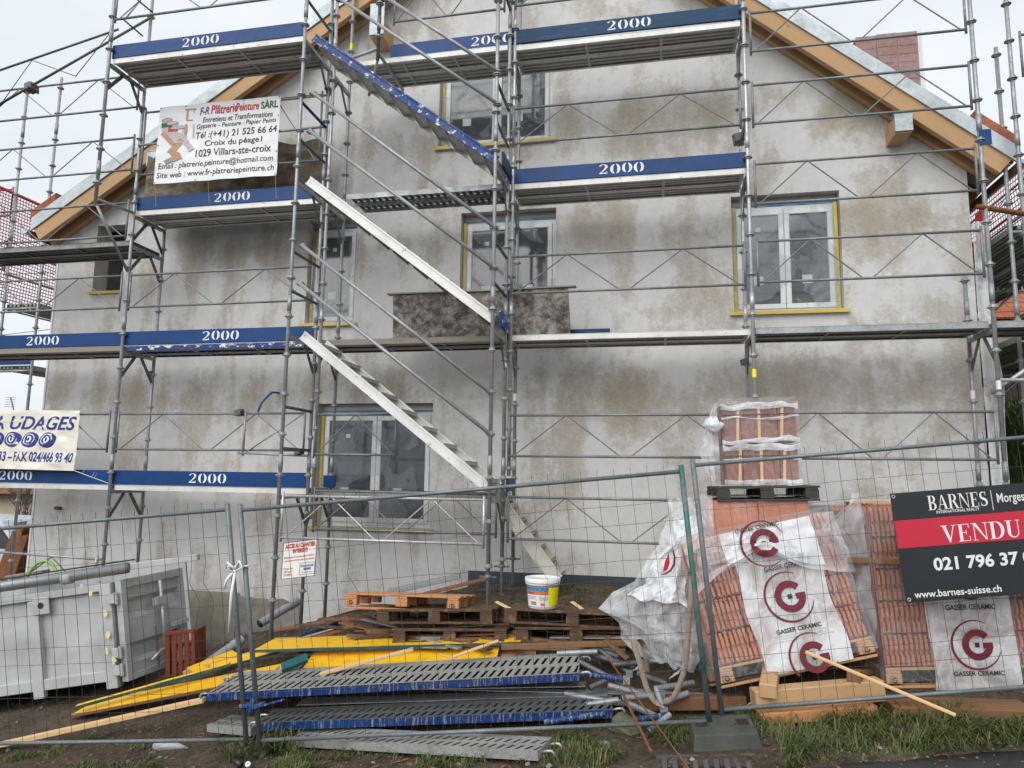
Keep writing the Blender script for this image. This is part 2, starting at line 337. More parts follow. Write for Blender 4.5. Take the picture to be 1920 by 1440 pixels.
def plaster():
    s = NT('plaster'); P0 = s.pos()
    big = s.noise(s.pos((.9, 1, .75)), 1.0, 7, .6, .3); streak = s.noise(s.pos((1.7, 1, .36), off=(3, 0, 1)), 1.5, 7, .58, .25); drip = s.noise(s.pos((7, 1, .4), off=(1, 0, 5)), 1.2, 5, .6); fine = s.noise(P0, 26, 6, .75); grit = s.noise(P0, 160, 2, .6); edge = s.noise(P0, 7, 6, .7)
    sep = s.n('SeparateXYZ'); s.L(s.n('NewGeometry').outputs['Position'], sep.inputs[0]); X, Z = sep.outputs[0], sep.outputs[2]
    # spray bands just below each working level, a streaky left half and a blotchy right half
    bands = 0
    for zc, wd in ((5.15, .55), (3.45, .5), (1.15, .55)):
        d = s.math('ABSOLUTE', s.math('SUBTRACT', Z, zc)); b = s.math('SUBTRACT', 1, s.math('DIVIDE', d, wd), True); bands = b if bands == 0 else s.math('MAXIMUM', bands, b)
    right = s.ramp(s.math('ADD', s.math('MULTIPLY', X, .1), .6), (.25, 0), (.75, 1))
    v = s.math('ADD', s.math('MULTIPLY', big, s.math('ADD', .45, s.math('MULTIPLY', right, .3))), s.math('MULTIPLY', streak, s.math('SUBTRACT', .55, s.math('MULTIPLY', right, .22))))
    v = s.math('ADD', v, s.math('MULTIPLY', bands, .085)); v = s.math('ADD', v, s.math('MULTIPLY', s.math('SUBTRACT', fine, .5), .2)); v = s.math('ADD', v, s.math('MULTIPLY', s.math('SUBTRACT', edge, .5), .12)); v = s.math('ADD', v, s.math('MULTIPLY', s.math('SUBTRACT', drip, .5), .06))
    low = s.ramp(s.math('ADD', s.math('MULTIPLY', Z, .1), .3), (.2, -.03), (.45, .0)); v = s.math('ADD', v, s.math('MULTIPLY', right, -.015))
    m = s.ramp(v, (.515, 0), (.575, .55), (.69, 1))
    grey = s.mix(s.ramp(edge, (.3, 0), (.7, 1)), (.585, .578, .568), (.51, .503, .494))
    tan = s.mix(s.ramp(fine, (.3, 0), (.7, 1)), (.385, .345, .28), (.305, .27, .212))
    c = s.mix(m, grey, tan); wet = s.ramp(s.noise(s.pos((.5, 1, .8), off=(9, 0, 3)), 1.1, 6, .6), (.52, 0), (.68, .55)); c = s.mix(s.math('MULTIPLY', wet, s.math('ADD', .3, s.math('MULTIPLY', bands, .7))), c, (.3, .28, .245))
    c = s.mix(s.ramp(grit, (.55, 0), (.8, .3)), c, (.7, .69, .67))
    s.bump(s.math('ADD', grit, s.math('MULTIPLY', fine, .6)), .28, .004); return s.set(c, .9, 0, .15)
plaster()
def dirt_mat():
    s = NT('dirt'); P0 = s.pos(); a = s.noise(P0, 1.7, 7, .65); b = s.noise(P0, 18, 6, .7); g = s.noise(P0, 90, 3, .6)
    c = s.ramp(a, (.3, (.06, .045, .032)), (.5, (.12, .09, .065)), (.7, (.17, .135, .1))); c = s.mix(s.ramp(b, (.35, .7), (.55, 0)), c, (.035, .028, .02)); c = s.mix(s.ramp(g, (.62, 0), (.7, .7)), c, (.28, .255, .22))
    far = s.n('SeparateXYZ'); s.L(s.n('NewGeometry').outputs['Position'], far.inputs[0])
    # grass bank on the uphill side
    gx = s.ramp(s.math('ADD', s.math('MULTIPLY', far.outputs[0], .1), s.math('MULTIPLY', a, .12)), (.52, 0), (.58, 1)); gy = s.ramp(s.math('MULTIPLY', far.outputs[1], .05), (.42, 0), (.5, 1))
    c = s.mix(s.math('MULTIPLY', gx, gy), c, s.mix(s.ramp(b, (.35, 0), (.65, 1)), (.045, .085, .02), (.1, .13, .035)))
    s.bump(s.math('ADD', s.math('MULTIPLY', b, 1.2), g), .9, .03); return s.set(c, .95, 0, .1)
dirt_mat()
def asphalt():
    s = NT('asphalt'); P0 = s.pos(); a = s.noise(P0, 1.3, 6, .6); g = s.noise(P0, 110, 3, .7); v = s.n('TexVoronoi'); v.inputs['Scale'].default_value = 75; s.L(P0, v.inputs['Vector'])
    c = s.ramp(a, (.3, (.028, .028, .028)), (.7, (.055, .053, .05))); c = s.mix(s.ramp(g, (.6, 0), (.72, .7)), c, (.15, .145, .14)); s.bump(s.math('ADD', v.outputs['Distance'], g), .7, .008)
    return s.set(c, s.ramp(a, (.35, .42), (.65, .8)), 0, .4)
asphalt()
def leafy(name, cols):
    s = NT(name); info = s.noise(s.pos(), 9, 4, .7); c = s.ramp(info, *[(.3+.4*i/(len(cols)-1), c) for i, c in enumerate(cols)]); s.set(c, .55, 0, .3)
    return s.m
leafy('grass', [(.018, .036, .01), (.05, .075, .018), (.1, .11, .035), (.19, .155, .075)]); leafy('grass_bank', [(.03, .07, .015), (.07, .12, .025), (.1, .14, .03)])
leafy('ivy', [(.02, .05, .01), (.05, .1, .02), (.09, .12, .03)])
M = MATS

# ---------------------------------------------------------------- lettering
_tc = {}
def text_mesh(body, bold=0., shear=0.):
    k = (body, bold, shear)
    if k in _tc: return _tc[k]
    cu = bpy.data.curves.new('text', 'FONT'); cu.body = body; cu.size = 1; cu.offset = bold; cu.shear = shear; cu.resolution_u = 3
    ob = bpy.data.objects.new('text', cu)
    me = ob.to_mesh(); vs = [v.co.copy() for v in me.vertices]; fs = [tuple(p.vertices) for p in me.polygons]
    ob.to_mesh_clear(); bpy.data.objects.remove(ob); bpy.data.curves.remove(cu)
    _tc[k] = (vs, fs); return vs, fs
class Face:                                    # a flat printed surface: origin (bottom left), unit axes, size, relief
    def __init__(s, o, ux, uy, w, h, disp=None):
        s.o = Vector(o); s.ux = Vector(ux).normalized(); s.uy = Vector(uy).normalized(); s.n = s.ux.cross(s.uy).normalized(); s.w = w; s.h = h; s.d = disp or (lambda u, v: 0)
    def at(s, u, v, e=0): return s.o+s.ux*(u*s.w)+s.uy*(v*s.h)+s.n*(s.d(u, v)+e)
    def put(s, mb, vs, fs, e=.003): mb.add([s.at(x, y, e) for x, y in vs], fs)
def letter(face, body, u0, v0, u1, v1, mat, parent, bold=0., shear=0., e=.003, name='lettering', slope=0):
    vs, fs = text_mesh(body, bold, shear)
    if not vs: return None
    x0 = min(v.x for v in vs); x1 = max(v.x for v in vs); y0 = min(v.y for v in vs); y1 = max(v.y for v in vs)
    mb = MB(); pts = []
    for v in vs:
        a = (v.x-x0)/(x1-x0); b = (v.y-y0)/(y1-y0); u = lerp(u0, u1, a); pts.append((u, lerp(v0, v1, b)+slope*(u-u0)))
    face.put(mb, pts, fs, e); return mb.build(name, M[mat], parent)
def stroke(pts, ws):                           # 2-D ribbon with a width per point
    n = len(pts); L = []; Rr = []
    for i in range(n):
        a = pts[max(i-1, 0)]; b = pts[min(i+1, n-1)]; dx, dy = b[0]-a[0], b[1]-a[1]; l = math.hypot(dx, dy) or 1; nx, ny = -dy/l, dx/l; w = ws[i]/2
        L.append((pts[i][0]+nx*w, pts[i][1]+ny*w)); Rr.append((pts[i][0]-nx*w, pts[i][1]-ny*w))
    return L+Rr, [(i, i+1, n+i+1, n+i) for i in range(n-1)]
def arc(cx, cy, rx, ry, a0, a1, n=14): return [(cx+rx*math.cos(R(lerp(a0, a1, i/n))), cy+ry*math.sin(R(lerp(a0, a1, i/n)))) for i in range(n+1)]
def rect(x0, y0, x1, y1): return [(x0, y0), (x1, y0), (x1, y1), (x0, y1)], [(0, 1, 2, 3)]
def quad(*p): return list(p), [(0, 1, 2, 3)]
def glyph(ch):                                 # condensed serif capitals and figures, unit height; returns width, pieces
    t, s = .17, .035
    def vbar(x, y0=0, y1=1, w=t): return rect(x, y0, x+w, y1)
    def ser(x0, x1, y): return rect(x0, y, x1, y+s)
    if ch == '0': return .66, [stroke(arc(.3, .5, .21, .475, 98, 262, 16), [.04+.15*math.sin(math.pi*i/16) for i in range(17)]), stroke(arc(.36, .5, .21, .475, 82, -82, 16), [.04+.15*math.sin(math.pi*i/16) for i in range(17)])]
    if ch == '2':
        p = arc(.3, .72, .22, .255, 165, -30, 12)+[(.4, .45), (.25, .25), (.1, .1)]
        return .66, [stroke(p, [.12, .11, .08, .05, .045, .05, .07, .1, .13, .16, .17, .16, .14, .12, .08, .05]), rect(.05, 0, .58, .12), rect(.53, .1, .58, .25)]
    if ch == 'V': return .84, [quad((.08, 1), (.28, 1), (.5, .12), (.4, 0)), quad((.4, 0), (.46, 0), (.74, 1), (.69, 1)), ser(0, .36, .965), ser(.58, .84, .965)]
    if ch == 'E': return .72, [vbar(.1), rect(.1, .96, .64, 1), rect(.1, 0, .66, .04), rect(.2, .49, .48, .53), rect(.6, .76, .64, .98), rect(.62, .02, .66, .27), rect(.45, .38, .48, .64), ser(0, .3, .965), ser(0, .3, 0)]
    if ch == 'N': return .92, [rect(.13, 0, .175, 1), quad((.1, 1), (.28, 1), (.8, 0), (.74, 0)), rect(.755, 0, .8, 1), ser(0, .3, .965), ser(.62, .92, .965), ser(.03, .3, 0)]
    if ch == 'D': return .84, [vbar(.1), stroke([(.2, .98)]+arc(.36, .5, .36, .48, 90, -90, 16)+[(.2, .02)], [.04, .04]+[.05+.13*math.sin(math.pi*i/14) for i in range(15)]+[.04, .04]), ser(0, .3, .965), ser(0, .3, 0)]
    if ch == 'U': return .86, [vbar(.1, .3, 1), stroke([(.185, .32)]+arc(.43, .3, .25, .28, 180, 360, 12)+[(.68, 1)], [.17, .16, .14, .12, .1, .08, .07, .06, .05, .045, .045, .045, .045, .045, .045]), ser(0, .38, .965), ser(.56, .8, .965)]
    if ch == 'B': return .74, [vbar(.1)]+[stroke([(.2, y+r)]+arc(.34, y, rx, r, 90, -90, 12)+[(.2, y-r)], [.04, .04]+[.05+.11*math.sin(math.pi*i/10) for i in range(11)]+[.04, .04]) for y, r, rx in ((.75, .23, .22), (.26, .24, .27))]+[ser(0, .3, .965), ser(0, .3, 0)]
    if ch == 'A': return .86, [quad((.38, 1), (.48, 1), (.8, 0), (.6, 0)), quad((.36, .95), (.42, 1), (.15, 0), (.1, 0)), rect(.2, .32, .62, .36), ser(0, .26, 0), ser(.5, .88, 0)]
    if ch == 'R': return .8, [vbar(.1), stroke([(.2, .98)]+arc(.36, .75, .23, .23, 90, -90, 12)+[(.2, .52)], [.04, .04]+[.05+.11*math.sin(math.pi*i/10) for i in range(11)]+[.04, .04]), quad((.36, .52), (.52, .52), (.8, 0), (.62, 0)), ser(0, .32, .965), ser(0, .34, 0), ser(.6, .84, 0)]
    if ch == 'S':
        p = arc(.33, .74, .21, .235, 30, 225, 10)+arc(.33, .26, .23, .235, 45, -150, 10)
        return .66, [stroke(p, [.06, .05, .045, .05, .07, .1, .13, .15, .16, .165, .17, .17, .165, .16, .15, .13, .1, .07, .05, .05, .05, .06][:len(p)]), rect(.5, .72, .535, 1), rect(.1, 0, .135, .28)]
    return .4, []
def serif(face, body, u0, v0, u1, v1, mat, parent, sp=.06, e=.003, wonk=0):
    tot = sum(glyph(c)[0]+sp for c in body)-sp; x = 0; mb = MB()
    for c in body:
        w, ps = glyph(c); j = random.uniform(-wonk, wonk)
        for k, (vs, fs) in enumerate(ps): face.put(mb, [(lerp(u0, u1, (x+vx)/tot), lerp(v0, v1, vy+j)) for vx, vy in vs], fs, e+k*.0002)
        x += w+sp
    return mb.build('lettering', M[mat], parent)
def glogo(face, cu, cv, r, parent, e=.003, flip=1, mat='ink_maroon', keep=None):   # open ring, heavy G and a small dark square
    k = face.w/face.h; f = lambda p: (cu+p[0]*r/face.w, cv+flip*p[1]*r/face.h)
    def piece(vf, m, ee):
        vs, fs = vf; pts = [f(p) for p in vs]
        if keep: fs = [q for q in fs if all(keep(*pts[i]) for i in q)]
        if not fs: return
        mb = MB(); face.put(mb, pts, fs, ee); return mb.build('logo', M[m], parent)
    n = 40; piece(stroke(arc(0, 0, 1, 1, 62, 342, n), [.03+.07*math.sin(math.pi*i/n) for i in range(n+1)]), mat, e)
    a = arc(.05, 0, .5, .5, 38, 352, 30); vs, fs = stroke(a, [.28]*31); vs2, fs2 = rect(.28, -.16, .69, .08); fs = fs+[tuple(i+len(vs) for i in q) for q in fs2]; piece((vs+vs2, fs), mat, e)
    piece(rect(-.06, -.1, .13, .09), 'ink', e+.0015)

# ================================================================ SETTING: ground and road
def rough_h(x, y):
    n = mnoise.fractal(Vector((x*1.3, y*1.3, 0)), .9, 2.1, 5)
    a = .035+.05*sst(6.2, 8.5, y)*(1-sst(9.5, 10.5, y)); return n*a
def road_edge(x): return pw(x, [(-12, 5.6), (-5, 5.35), (-3.4, 5.3), (-1.1, 5.36), (.6, 5.27), (1.6, 5.45), (2.4, 5.56), (4, 5.75), (12, 6.2)])+.07*mnoise.noise(Vector((x*1.7, 3, 0)))+.03*mnoise.noise(Vector((x*7, 1, 0)))
mb = MB()
xs = [-400, -200, -100, -60, -40, -28, -20]+[-16+.5*i for i in range(16)]+[-8+.1*i for i in range(130)]+[5+.5*i for i in range(23)]+[20, 30, 45, 70, 120, 220, 400]
ys = [-60, -20, -8, -3, 0, 2, 3, 3.6]+[4+.085*i for i in range(72)]+[10.2+.5*i for i in range(20)]+[22, 26, 32, 40, 60, 100, 180, 400]
vs = []
for y in ys:
    for x in xs:
        z = H(x, y)+(rough_h(x, y) if -17 < x < 17 and y < 20 else 0)
        e = road_edge(max(-12, min(12, x)))
        if y < e: z = -1.97+.105*max(-16, min(16, x))-.03-.25*sst(.05, .5, e-y)
        if y > 30: z -= sst(30, 100, y)*1.0
        vs.append((x, y, z))
nx = len(xs)
mb.add(vs, [(j*nx+i, j*nx+i+1, (j+1)*nx+i+1, (j+1)*nx+i) for j in range(len(ys)-1) for i in range(nx-1)])
ground = mb.build('ground', M['dirt'], None, True); tag(ground, kind='structure')
mb = MB(); rx = [-16+.15*i for i in range(214)]
vs = []
for x in rx:
    e = road_edge(max(-12, min(12, x))); z = -1.97+.105*x
    vs += [(x, -12, z-.02), (x, 2, z), (x, e-.3, z), (x, e, z-.012), (x, e+.02, z-.09)]
mb.add(vs, [(5*i+k, 5*(i+1)+k, 5*(i+1)+k+1, 5*i+k+1) for i in range(len(rx)-1) for k in range(4)])
road = mb.build('road', M['asphalt'], None, True); tag(road, kind='structure')

# ================================================================ HOUSE
YW = 9.9; XL, XR = -9.97, 4.0; DEPTH = 9.5
def rl(x): return 3.83+.624*(x+9.99)          # underside of the verge rafters, left and right pitch
def rr(x): return 6.37-.858*(x-1.34)
XRG = (6.37+.858*1.34-3.83-.624*9.99)/(.624+.858); ZRG = rl(XRG)
house = thing('house', (-3, YW, -1.6), 'gabled house with bare patchy grey plaster, timber verge and taped windows behind scaffolding', 'house')
BASE = lambda x: pw(x, [(-9.97, -3.2), (-5.6, -2.35), (-3.5, -1.75), (-2.6, -1.45), (4.0, -1.4)])
WIN = {  # opening rectangles x0, z0, x1, z1 on the plaster face
    'attic': (-3.28, 5.0, -1.5, 6.62), 'stair': (-9.26, 2.96, -8.7, 4.12), 'narrow': (-5.36, 2.3, -4.55, 3.98), 'middle': (-2.88, 2.3, -1.44, 3.94), 'right': (1.02, 2.27, 2.43, 3.93), 'lower': (-5.06, -.76, -3.24, 1.07)}
outer = [(XL, -3.4), (XR, -3.4), (XR, rr(XR)+.05), (XRG, ZRG+.05), (XL, rl(XL)+.05)]
polys = [[Vector((x, z, 0)) for x, z in outer]]+[[Vector(p+(0,)) for p in ((a, b), (a, d), (c, d), (c, b))] for a, b, c, d in WIN.values()]
flat = [p for q in polys for p in q]; tri = tessellate_polygon(polys)
mb = MB(); mb.add([(p.x, YW, p.y) for p in flat], tri)
for a, b, c, d in WIN.values():                # reveals
    yb = YW+.3
    mb.add([(a, YW, b), (c, YW, b), (c, YW, d), (a, YW, d), (a, yb, b), (c, yb, b), (c, yb, d), (a, yb, d)], [(0, 1, 5, 4), (1, 2, 6, 5), (2, 3, 7, 6), (3, 0, 4, 7)])
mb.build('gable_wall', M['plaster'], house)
MB().box((XL, YW+.001, -3.4), (XL+.3, YW+DEPTH, rl(XL)+.02)).build('side_wall', M['white_paint'], house)
MB().box((XR-.3, YW+.001, -3.4), (XR, YW+DEPTH, rr(XR)+.02)).build('side_wall', M['plaster'], house)
# floors and cross walls that close the inside behind the openings
mb = MB(); mb.box((XL+.3, YW+.45, -3.3), (-9.6, YW+.5, 4.0))
for z in (-1.2, 1.5, 4.5): mb.box((-8.6, YW+.32, z), (XR-.3, YW+4, z+.2))
mb.box((-8.65, YW+.32, -3), (-8.45, YW+6, 5.0)); mb.box((-8.4, YW+4, -3), (XR-.31, YW+4.2, 6.5)); mb.build('inner_structure', M['interior'], house)

def window(key, sash=2, film_sag=.0, dark=False, hole=False):
    x0, z0, x1, z1 = WIN[key]; yf = YW+.14
    if hole:                                   # an opening still without its window
        s = MB().box((x0-.04, YW-.05, z0-.03), (x1+.02, YW+.1, z0+.012)).build('window', M['tape'], house); return
    fr = .065
    mb = MB(); o = (x0+.004, z0+.004, x1-.004, z1-.012-.1)
    a, b, c, d = o
    for q in ((a, b, c, b+fr), (a, d-fr, c, d), (a, b+fr, a+fr, d-fr), (c-fr, b+fr, c, d-fr)): mb.box((q[0], yf, q[1]), (q[2], yf+.07, q[3]))
    w = mb.build('window', M['white_pvc'], house)
    MB().box((x0+.004, yf+.0, d+.002), (x1-.004, yf+.1, z1-.004)).build('shutter_box', M['tape_blue'] if False else M['soffit'], w)
    MB().box((x0+.004, yf-.012, d-.012), (x1-.004, yf-.002, d+.02)).build('masking_tape', M['tape_blue'], w)
    n = sash; iw = (c-a-2*fr)/n; sf = .07
    for i in range(n):
        sx0 = a+fr+i*iw+.003; sx1 = sx0+iw-.006; sz0 = b+fr+.003; sz1 = d-fr-.003; mb = MB()
        for q in ((sx0, sz0, sx1, sz0+sf), (sx0, sz1-sf, sx1, sz1), (sx0, sz0+sf, sx0+sf, sz1-sf), (sx1-sf, sz0+sf, sx1, sz1-sf)): mb.box((q[0], yf-.02, q[1]), (q[2], yf+.045, q[3]))
        bevel(mb.build('sash', M['white_pvc'], w), .006)
        MB().box((sx0+sf-.004, yf+.012, sz0+sf-.004), (sx1-sf+.004, yf+.03, sz1-sf+.004)).build('pane', M['glass'], w)
        gx0, gx1, gz0, gz1 = sx0+sf, sx1-sf, sz0+sf, sz1-sf;
        for (sx, sz, sw, sh, mm) in ((gx0+.3*(gx1-gx0), lerp(gz0, gz1, .22), .13, .12, 'sticker'), (gx0+.38*(gx1-gx0), lerp(gz0, gz1, .82), .07, .06, 'sticker'))[:2 if i == 0 else 1]:
            MB().box((sx, yf+.007, sz), (sx+sw, yf+.0105, sz+sh)).build('sticker', M[mm], w)
    # masking film over the whole window, clinging to the frame, with gathered creases
    nu, nv = 60, 66; k = sum(map(ord, key))*.37
    def ff(u, v):
        x = lerp(a+.01, c-.01, u); z = lerp(b+.01, d-.01, v)
        e = min(u, 1-u, v, 1-v); cx = (u-.5)*6; r = math.hypot(u-.25, v-.02)*14
        y = yf-.03-.012*sst(0, .1, e)
        y += .006*mnoise.noise(Vector((u*5+k, v*2.2, k)))+.0045*mnoise.ridged_multi_fractal(Vector((u*3.5+v*4+k, v*1.4-u*3, k)), .8, 2.2, 4, 1, 2)*sst(0, .12, e)-.003
        y += .006*math.sin(math.atan2(v+.05, u-.5+.001)*26+k)*math.exp(-v*3.2)
        return (x, y, z)
    fo = MB().grid(ff, nu, nv).build('masking_film', M['film_window'], w, True)
    tw = .045; L = MB(); L.box((x0+.012, yf-.034, z0+.02), (x0+tw+.012, yf-.031, z1-.12)); t = L.build('masking_tape', M['tape'], w)
    rt = MB().box((x1-tw-.012, yf-.034, z0+.02), (x1-.012, yf-.031, z1-.12)) if key in ('right',) else None
    if rt: rt.build('masking_tape', M['tape'], w)
    s = MB(); s.box((x0-.05, YW-.06, z0-.03), (x1+.05, yf-.04, z0-.002)); sl = s.build('sill', M['white_pvc'], w)
    s = MB(); s.box((x0-.056, YW-.066, z0-.042), (x1+.056, YW-.0605, z0+.006)); s.box((x0-.056, YW-.06, z0+.001), (x1+.056, YW-.01, z0+.006)); s.build('masking_tape', M['tape'], w)
mat_plain('sticker', (.62, .7, .68), .5); M = MATS
window('attic'); window('stair', hole=True); window('narrow', 1); window('middle'); window('right'); window('lower')

# foot of the wall: dark membrane strip, old plinth with a cement patch and pipe sleeve
mb = MB(); a = PY(878, 1062, YW-.03); b = PY(1165, 1092, YW-.03)
mb.box((a.x, YW-.03, -1.62), (.6, YW-.002, -1.3)); mb.build('foundation_membrane', M['membrane'], house)
mb = MB(); p0 = PY(345, 1100, YW-.06); p1 = PY(446, 1100, YW-.06)
mb.grid(lambda u, v: (lerp(p0.x-.2, p1.x, u), YW-.08+.02*mnoise.noise(Vector((u*9, v*9, 1))), lerp(-3.3, -1.76+.03*mnoise.noise(Vector((u*4, 2, 1))), v)), 30, 30); mb.box((p0.x-.2, YW-.055, -3.3), (p1.x, YW-.001, -1.77)); mb.build('old_plinth', M['plinth_old'], house, True)
q0 = PY(440, 1110, YW-.06); q1 = PY(560, 1150, YW-.06)
mb = MB(); mb.grid(lambda u, v: (lerp(p1.x, q1.x, u), YW-.045+.02*mnoise.noise(Vector((u*12, v*12, 4))), lerp(-3.2, -1.8+.05*mnoise.noise(Vector((u*5, 3, 2)))-.05*u, v)), 34, 34); mb.build('cement_patch', M['cement_patch'], house, True)
pv = PY(500, 1126, YW-.08); MB().lathe([(.085, -.06), (.085, .02), (.07, .02), (.07, -.06)], (0, 0, 0), 20).build('pipe_sleeve', M['concrete'], house)
o = bpy.data.objects['pipe_sleeve']; o.location = pv-org(house); o.rotation_euler = (R(90), 0, 0)
sw = PY(108, 952, YW-.04); mb = MB(); mb.box((sw.x-.07, YW-.05, sw.z-.03), (sw.x+.05, YW-.002, sw.z+.02)); bevel(mb.build('cable_stub', M['rust'], house), .01)
# shiny corner bead and white edge on the left corner
MB().box((XL-.035, YW-.012, -3.3), (XL-.002, YW+.12, rl(XL)-.1)).build('corner_profile', M['white_pvc'], house)

# ---- roof
roof = MB(); YV = 9.53                          # outer face of the verge
ul = Vector((1, 0, .624)).normalized(); ur = Vector((1, 0, -.858)).normalized(); nl = Vector((-.624, 0, 1)).normalized(); nr = Vector((.858, 0, 1)).normalized()
XEL, XER = -10.22, 4.42
def pt(side, x, off, y): return Vector((x, y, (rl if side == 'L' else rr)(x)+off))
def slope_box(mb, side, x0, x1, o0, o1, y0, y1):
    p = [pt(side, x0, o0, y0), pt(side, x1, o0, y0), pt(side, x1, o1, y0), pt(side, x0, o1, y0)]
    mb.prism(p, (0, y1-y0, 0)); return mb
slope_box(roof, 'L', XEL, XRG, .3, .42, YV+.07, YW+DEPTH+.4); slope_box(roof, 'R', XRG, XER, .3, .42, YV+.07, YW+DEPTH+.4)
roof = roof.build('roof', M['tile_red'], house)
for side, x0, x1 in (('L', XEL+.05, XRG-.002), ('R', XRG+.002, XER-.05)):
    slope_box(MB(), side, x0, x1, .24, .298, YV+.1, YW+DEPTH+.3).build('soffit_boards', M['soffit'], roof)
def beam(name, a, b, w, h, mat, parent, up=(0, 0, 1), bev=.004):
    # a straight member with its own axes, so that the grain runs along it
    a = Vector(a); b = Vector(b); ex, ey, ez = frame(b-a, up); L = (b-a).length
    me = MB().box((-L/2, -w/2, -h/2), (L/2, w/2, h/2)).mesh(name, M[mat]); o = link(name, me, parent, (a+b)/2, rotm(ex, ey, ez))
    if bev: bevel(o, bev)
    return o
for side, x0, x1, u in (('L', XEL+.12, XRG, ul), ('R', XRG, XER-.12, ur)):
    hN = .2
    for y, hh in ((YV+.05, .22), (YW-.055, .19)):
        a = pt(side, x0, hh/2*1.17, y); b = pt(side, x1, hh/2*1.17, y)
        beam('verge_rafter', a, b, .09, hh, 'timber', roof)
    a = pt(side, x0, .262, YV+.035); b = pt(side, x1, .262, YV+.035); beam('verge_board', a, b, .04, .06, 'timber_grey', roof)
# zinc verge flashing in lengths, each lapping the next
for side, x0, x1 in (('L', XEL, XRG), ('R', XRG, XER)):
    n = 4; 
    for i in range(n):
        a = lerp(x0, x1, i/n); b = lerp(x0, x1, (i+1)/n); pr = .004*(i % 2)
        mb = MB(); slope_box(mb, side, a, b, .285, .5, YV-.012-pr, YV+.012-pr); slope_box(mb, side, a, b, .485, .5, YV+.0125-pr, YV+.13); slope_box(mb, side, a, b, .27, .285, YV-.022-pr, YV+.012-pr); mb.build('verge_flashing', M['zinc'], roof)
# rafters with tails along both eaves, fascia and gutters
for side, xe, xw in (('L', XEL+.1, XL), ('R', XER-.1, XR)):
    for k in range(9):
        y = YV+.95+k*1.0; a = pt(side, xe, .1, y); b = pt(side, xw+(.5 if side == 'L' else -.5), .1, y); beam('rafter', a, b, .1, .2, 'timber_brown', roof)
    x = XEL-.03 if side == 'L' else XER+.03; s = -1 if side == 'L' else 1
    zf = (rl(XEL) if side == 'L' else rr(XER))
    MB().box((min(x, x-s*.03), YV+.005, zf+.17), (max(x, x-s*.03), YW+DEPTH, zf+.27)).build('fascia', M['timber_brown'], roof)
    mb = MB(); cx = x+s*.075; pts = arc(cx, zf+.3, .07, .07, 180, 360, 10)
    for i in range(10): mb.add([(pts[i][0], YV-.02, pts[i][1]), (pts[i+1][0], YV-.02, pts[i+1][1]), (pts[i+1][0], YW+DEPTH, pts[i+1][1]), (pts[i][0], YW+DEPTH, pts[i][1])], [(0, 1, 2, 3)])
    mb.add([(p[0], YV-.02, p[1]) for p in pts], [tuple(range(11))]); mb.build('gutter', M['zinc'], roof)
# red verge tile at each eave end, above the zinc
for side, xa, xb in (('L', XEL-.05, XEL+.42), ('R', XER-.42, XER+.05)):
    mb = MB(); slope_box(mb, side, xa, xb, .505, .66, YV+.0, YV+.28); bevel(mb.build('verge_tile', M['tile_red'], roof), .015, 2)
mb = MB()
for k in range(26):                             # rows of roof tiles, seen only from higher up
    for side, x0, x1 in (('L', XEL, XRG), ('R', XRG, XER)):
        a = lerp(x0, x1, k/26); b = lerp(x0, x1, (k+1)/26); slope_box(mb, side, a, b, .425+.0, .47, YV+.2, YW+DEPTH+.3)
o = mb.build('roof_tiles', M['tile_red'], roof); o['kind'] = 'stuff'
# purlins poking through the gable, with folded zinc caps
for px, py, w, h in ((1694, 232, .2, .24), (707, 52, .22, .3), (287, 300, .2, .24)):
    c = PY(px, py, YV-.03); mb = MB()
    p = beam('purlin', (c.x, YV-.02, c.z+.0), (c.x, YW+.2, c.z+.0), w, h, 'timber', roof)
    if px == 707:
        MB().box((c.x-w/2-.006, YV-.05, c.z-h/2+.03), (c.x+w/2+.006, YV-.022, c.z+h/2+.25)).build('purlin_cap', M['zinc'], roof)
    else:
        MB().box((c.x-w/2-.006, YV-.05, c.z-h/2+.02), (c.x+w/2+.006, YV-.022, c.z+h/2+.02)).build('purlin_cap', M['zinc'], roof)
        MB().box((c.x-w/2-.01, YV-.06, c.z+h/2+.021), (c.x+w/2+.01, YV+.1, c.z+h/2+.032)).build('purlin_cap', M['zinc'], roof)
# small corbels of roughcast under the right purlin
c = PY(1690, 262, YW); 
# chimney still wrapped in film, built of ribbed clay blocks, standing on the right pitch
cy0 = YW+3.2
c0 = PY(1605, 70, cy0); c1 = PY(1722, 70, cy0)
ch = thing('chimney', ((c0.x+c1.x)/2, cy0+.5, rr(c0.x)), 'clay block chimney wrapped in clear film above the right roof slope', 'chimney')
ct = PY(1660, 62, cy0).z; cb = rr(c1.x)-.3; nrow = 6
for r in range(nrow):
    z0 = lerp(cb, ct, r/nrow); z1 = lerp(cb, ct, (r+1)/nrow)-.012
    n = 3
    for k in range(n):
        xa = lerp(c0.x, c1.x, k/n); xb = lerp(c0.x, c1.x, (k+1)/n)-.01; j = .012*((r+k) % 3); mb = MB(); mb.box((xa, cy0+j, z0), (xb, cy0+.95, z1))
        for q in range(5): zz = lerp(z0, z1, (q+.5)/5); mb.box((xa+.02, cy0+j-.012, zz-.012), (xb-.02, cy0+j-.001, zz+.012))
        mb.box((xb if k == 2 else xa+.02, cy0+.2, z0+.02), ((xb+.02) if k == 2 else xb-.02, cy0+.8, z1-.02)); mb.build('clay_block', M['clay_brown'], ch)
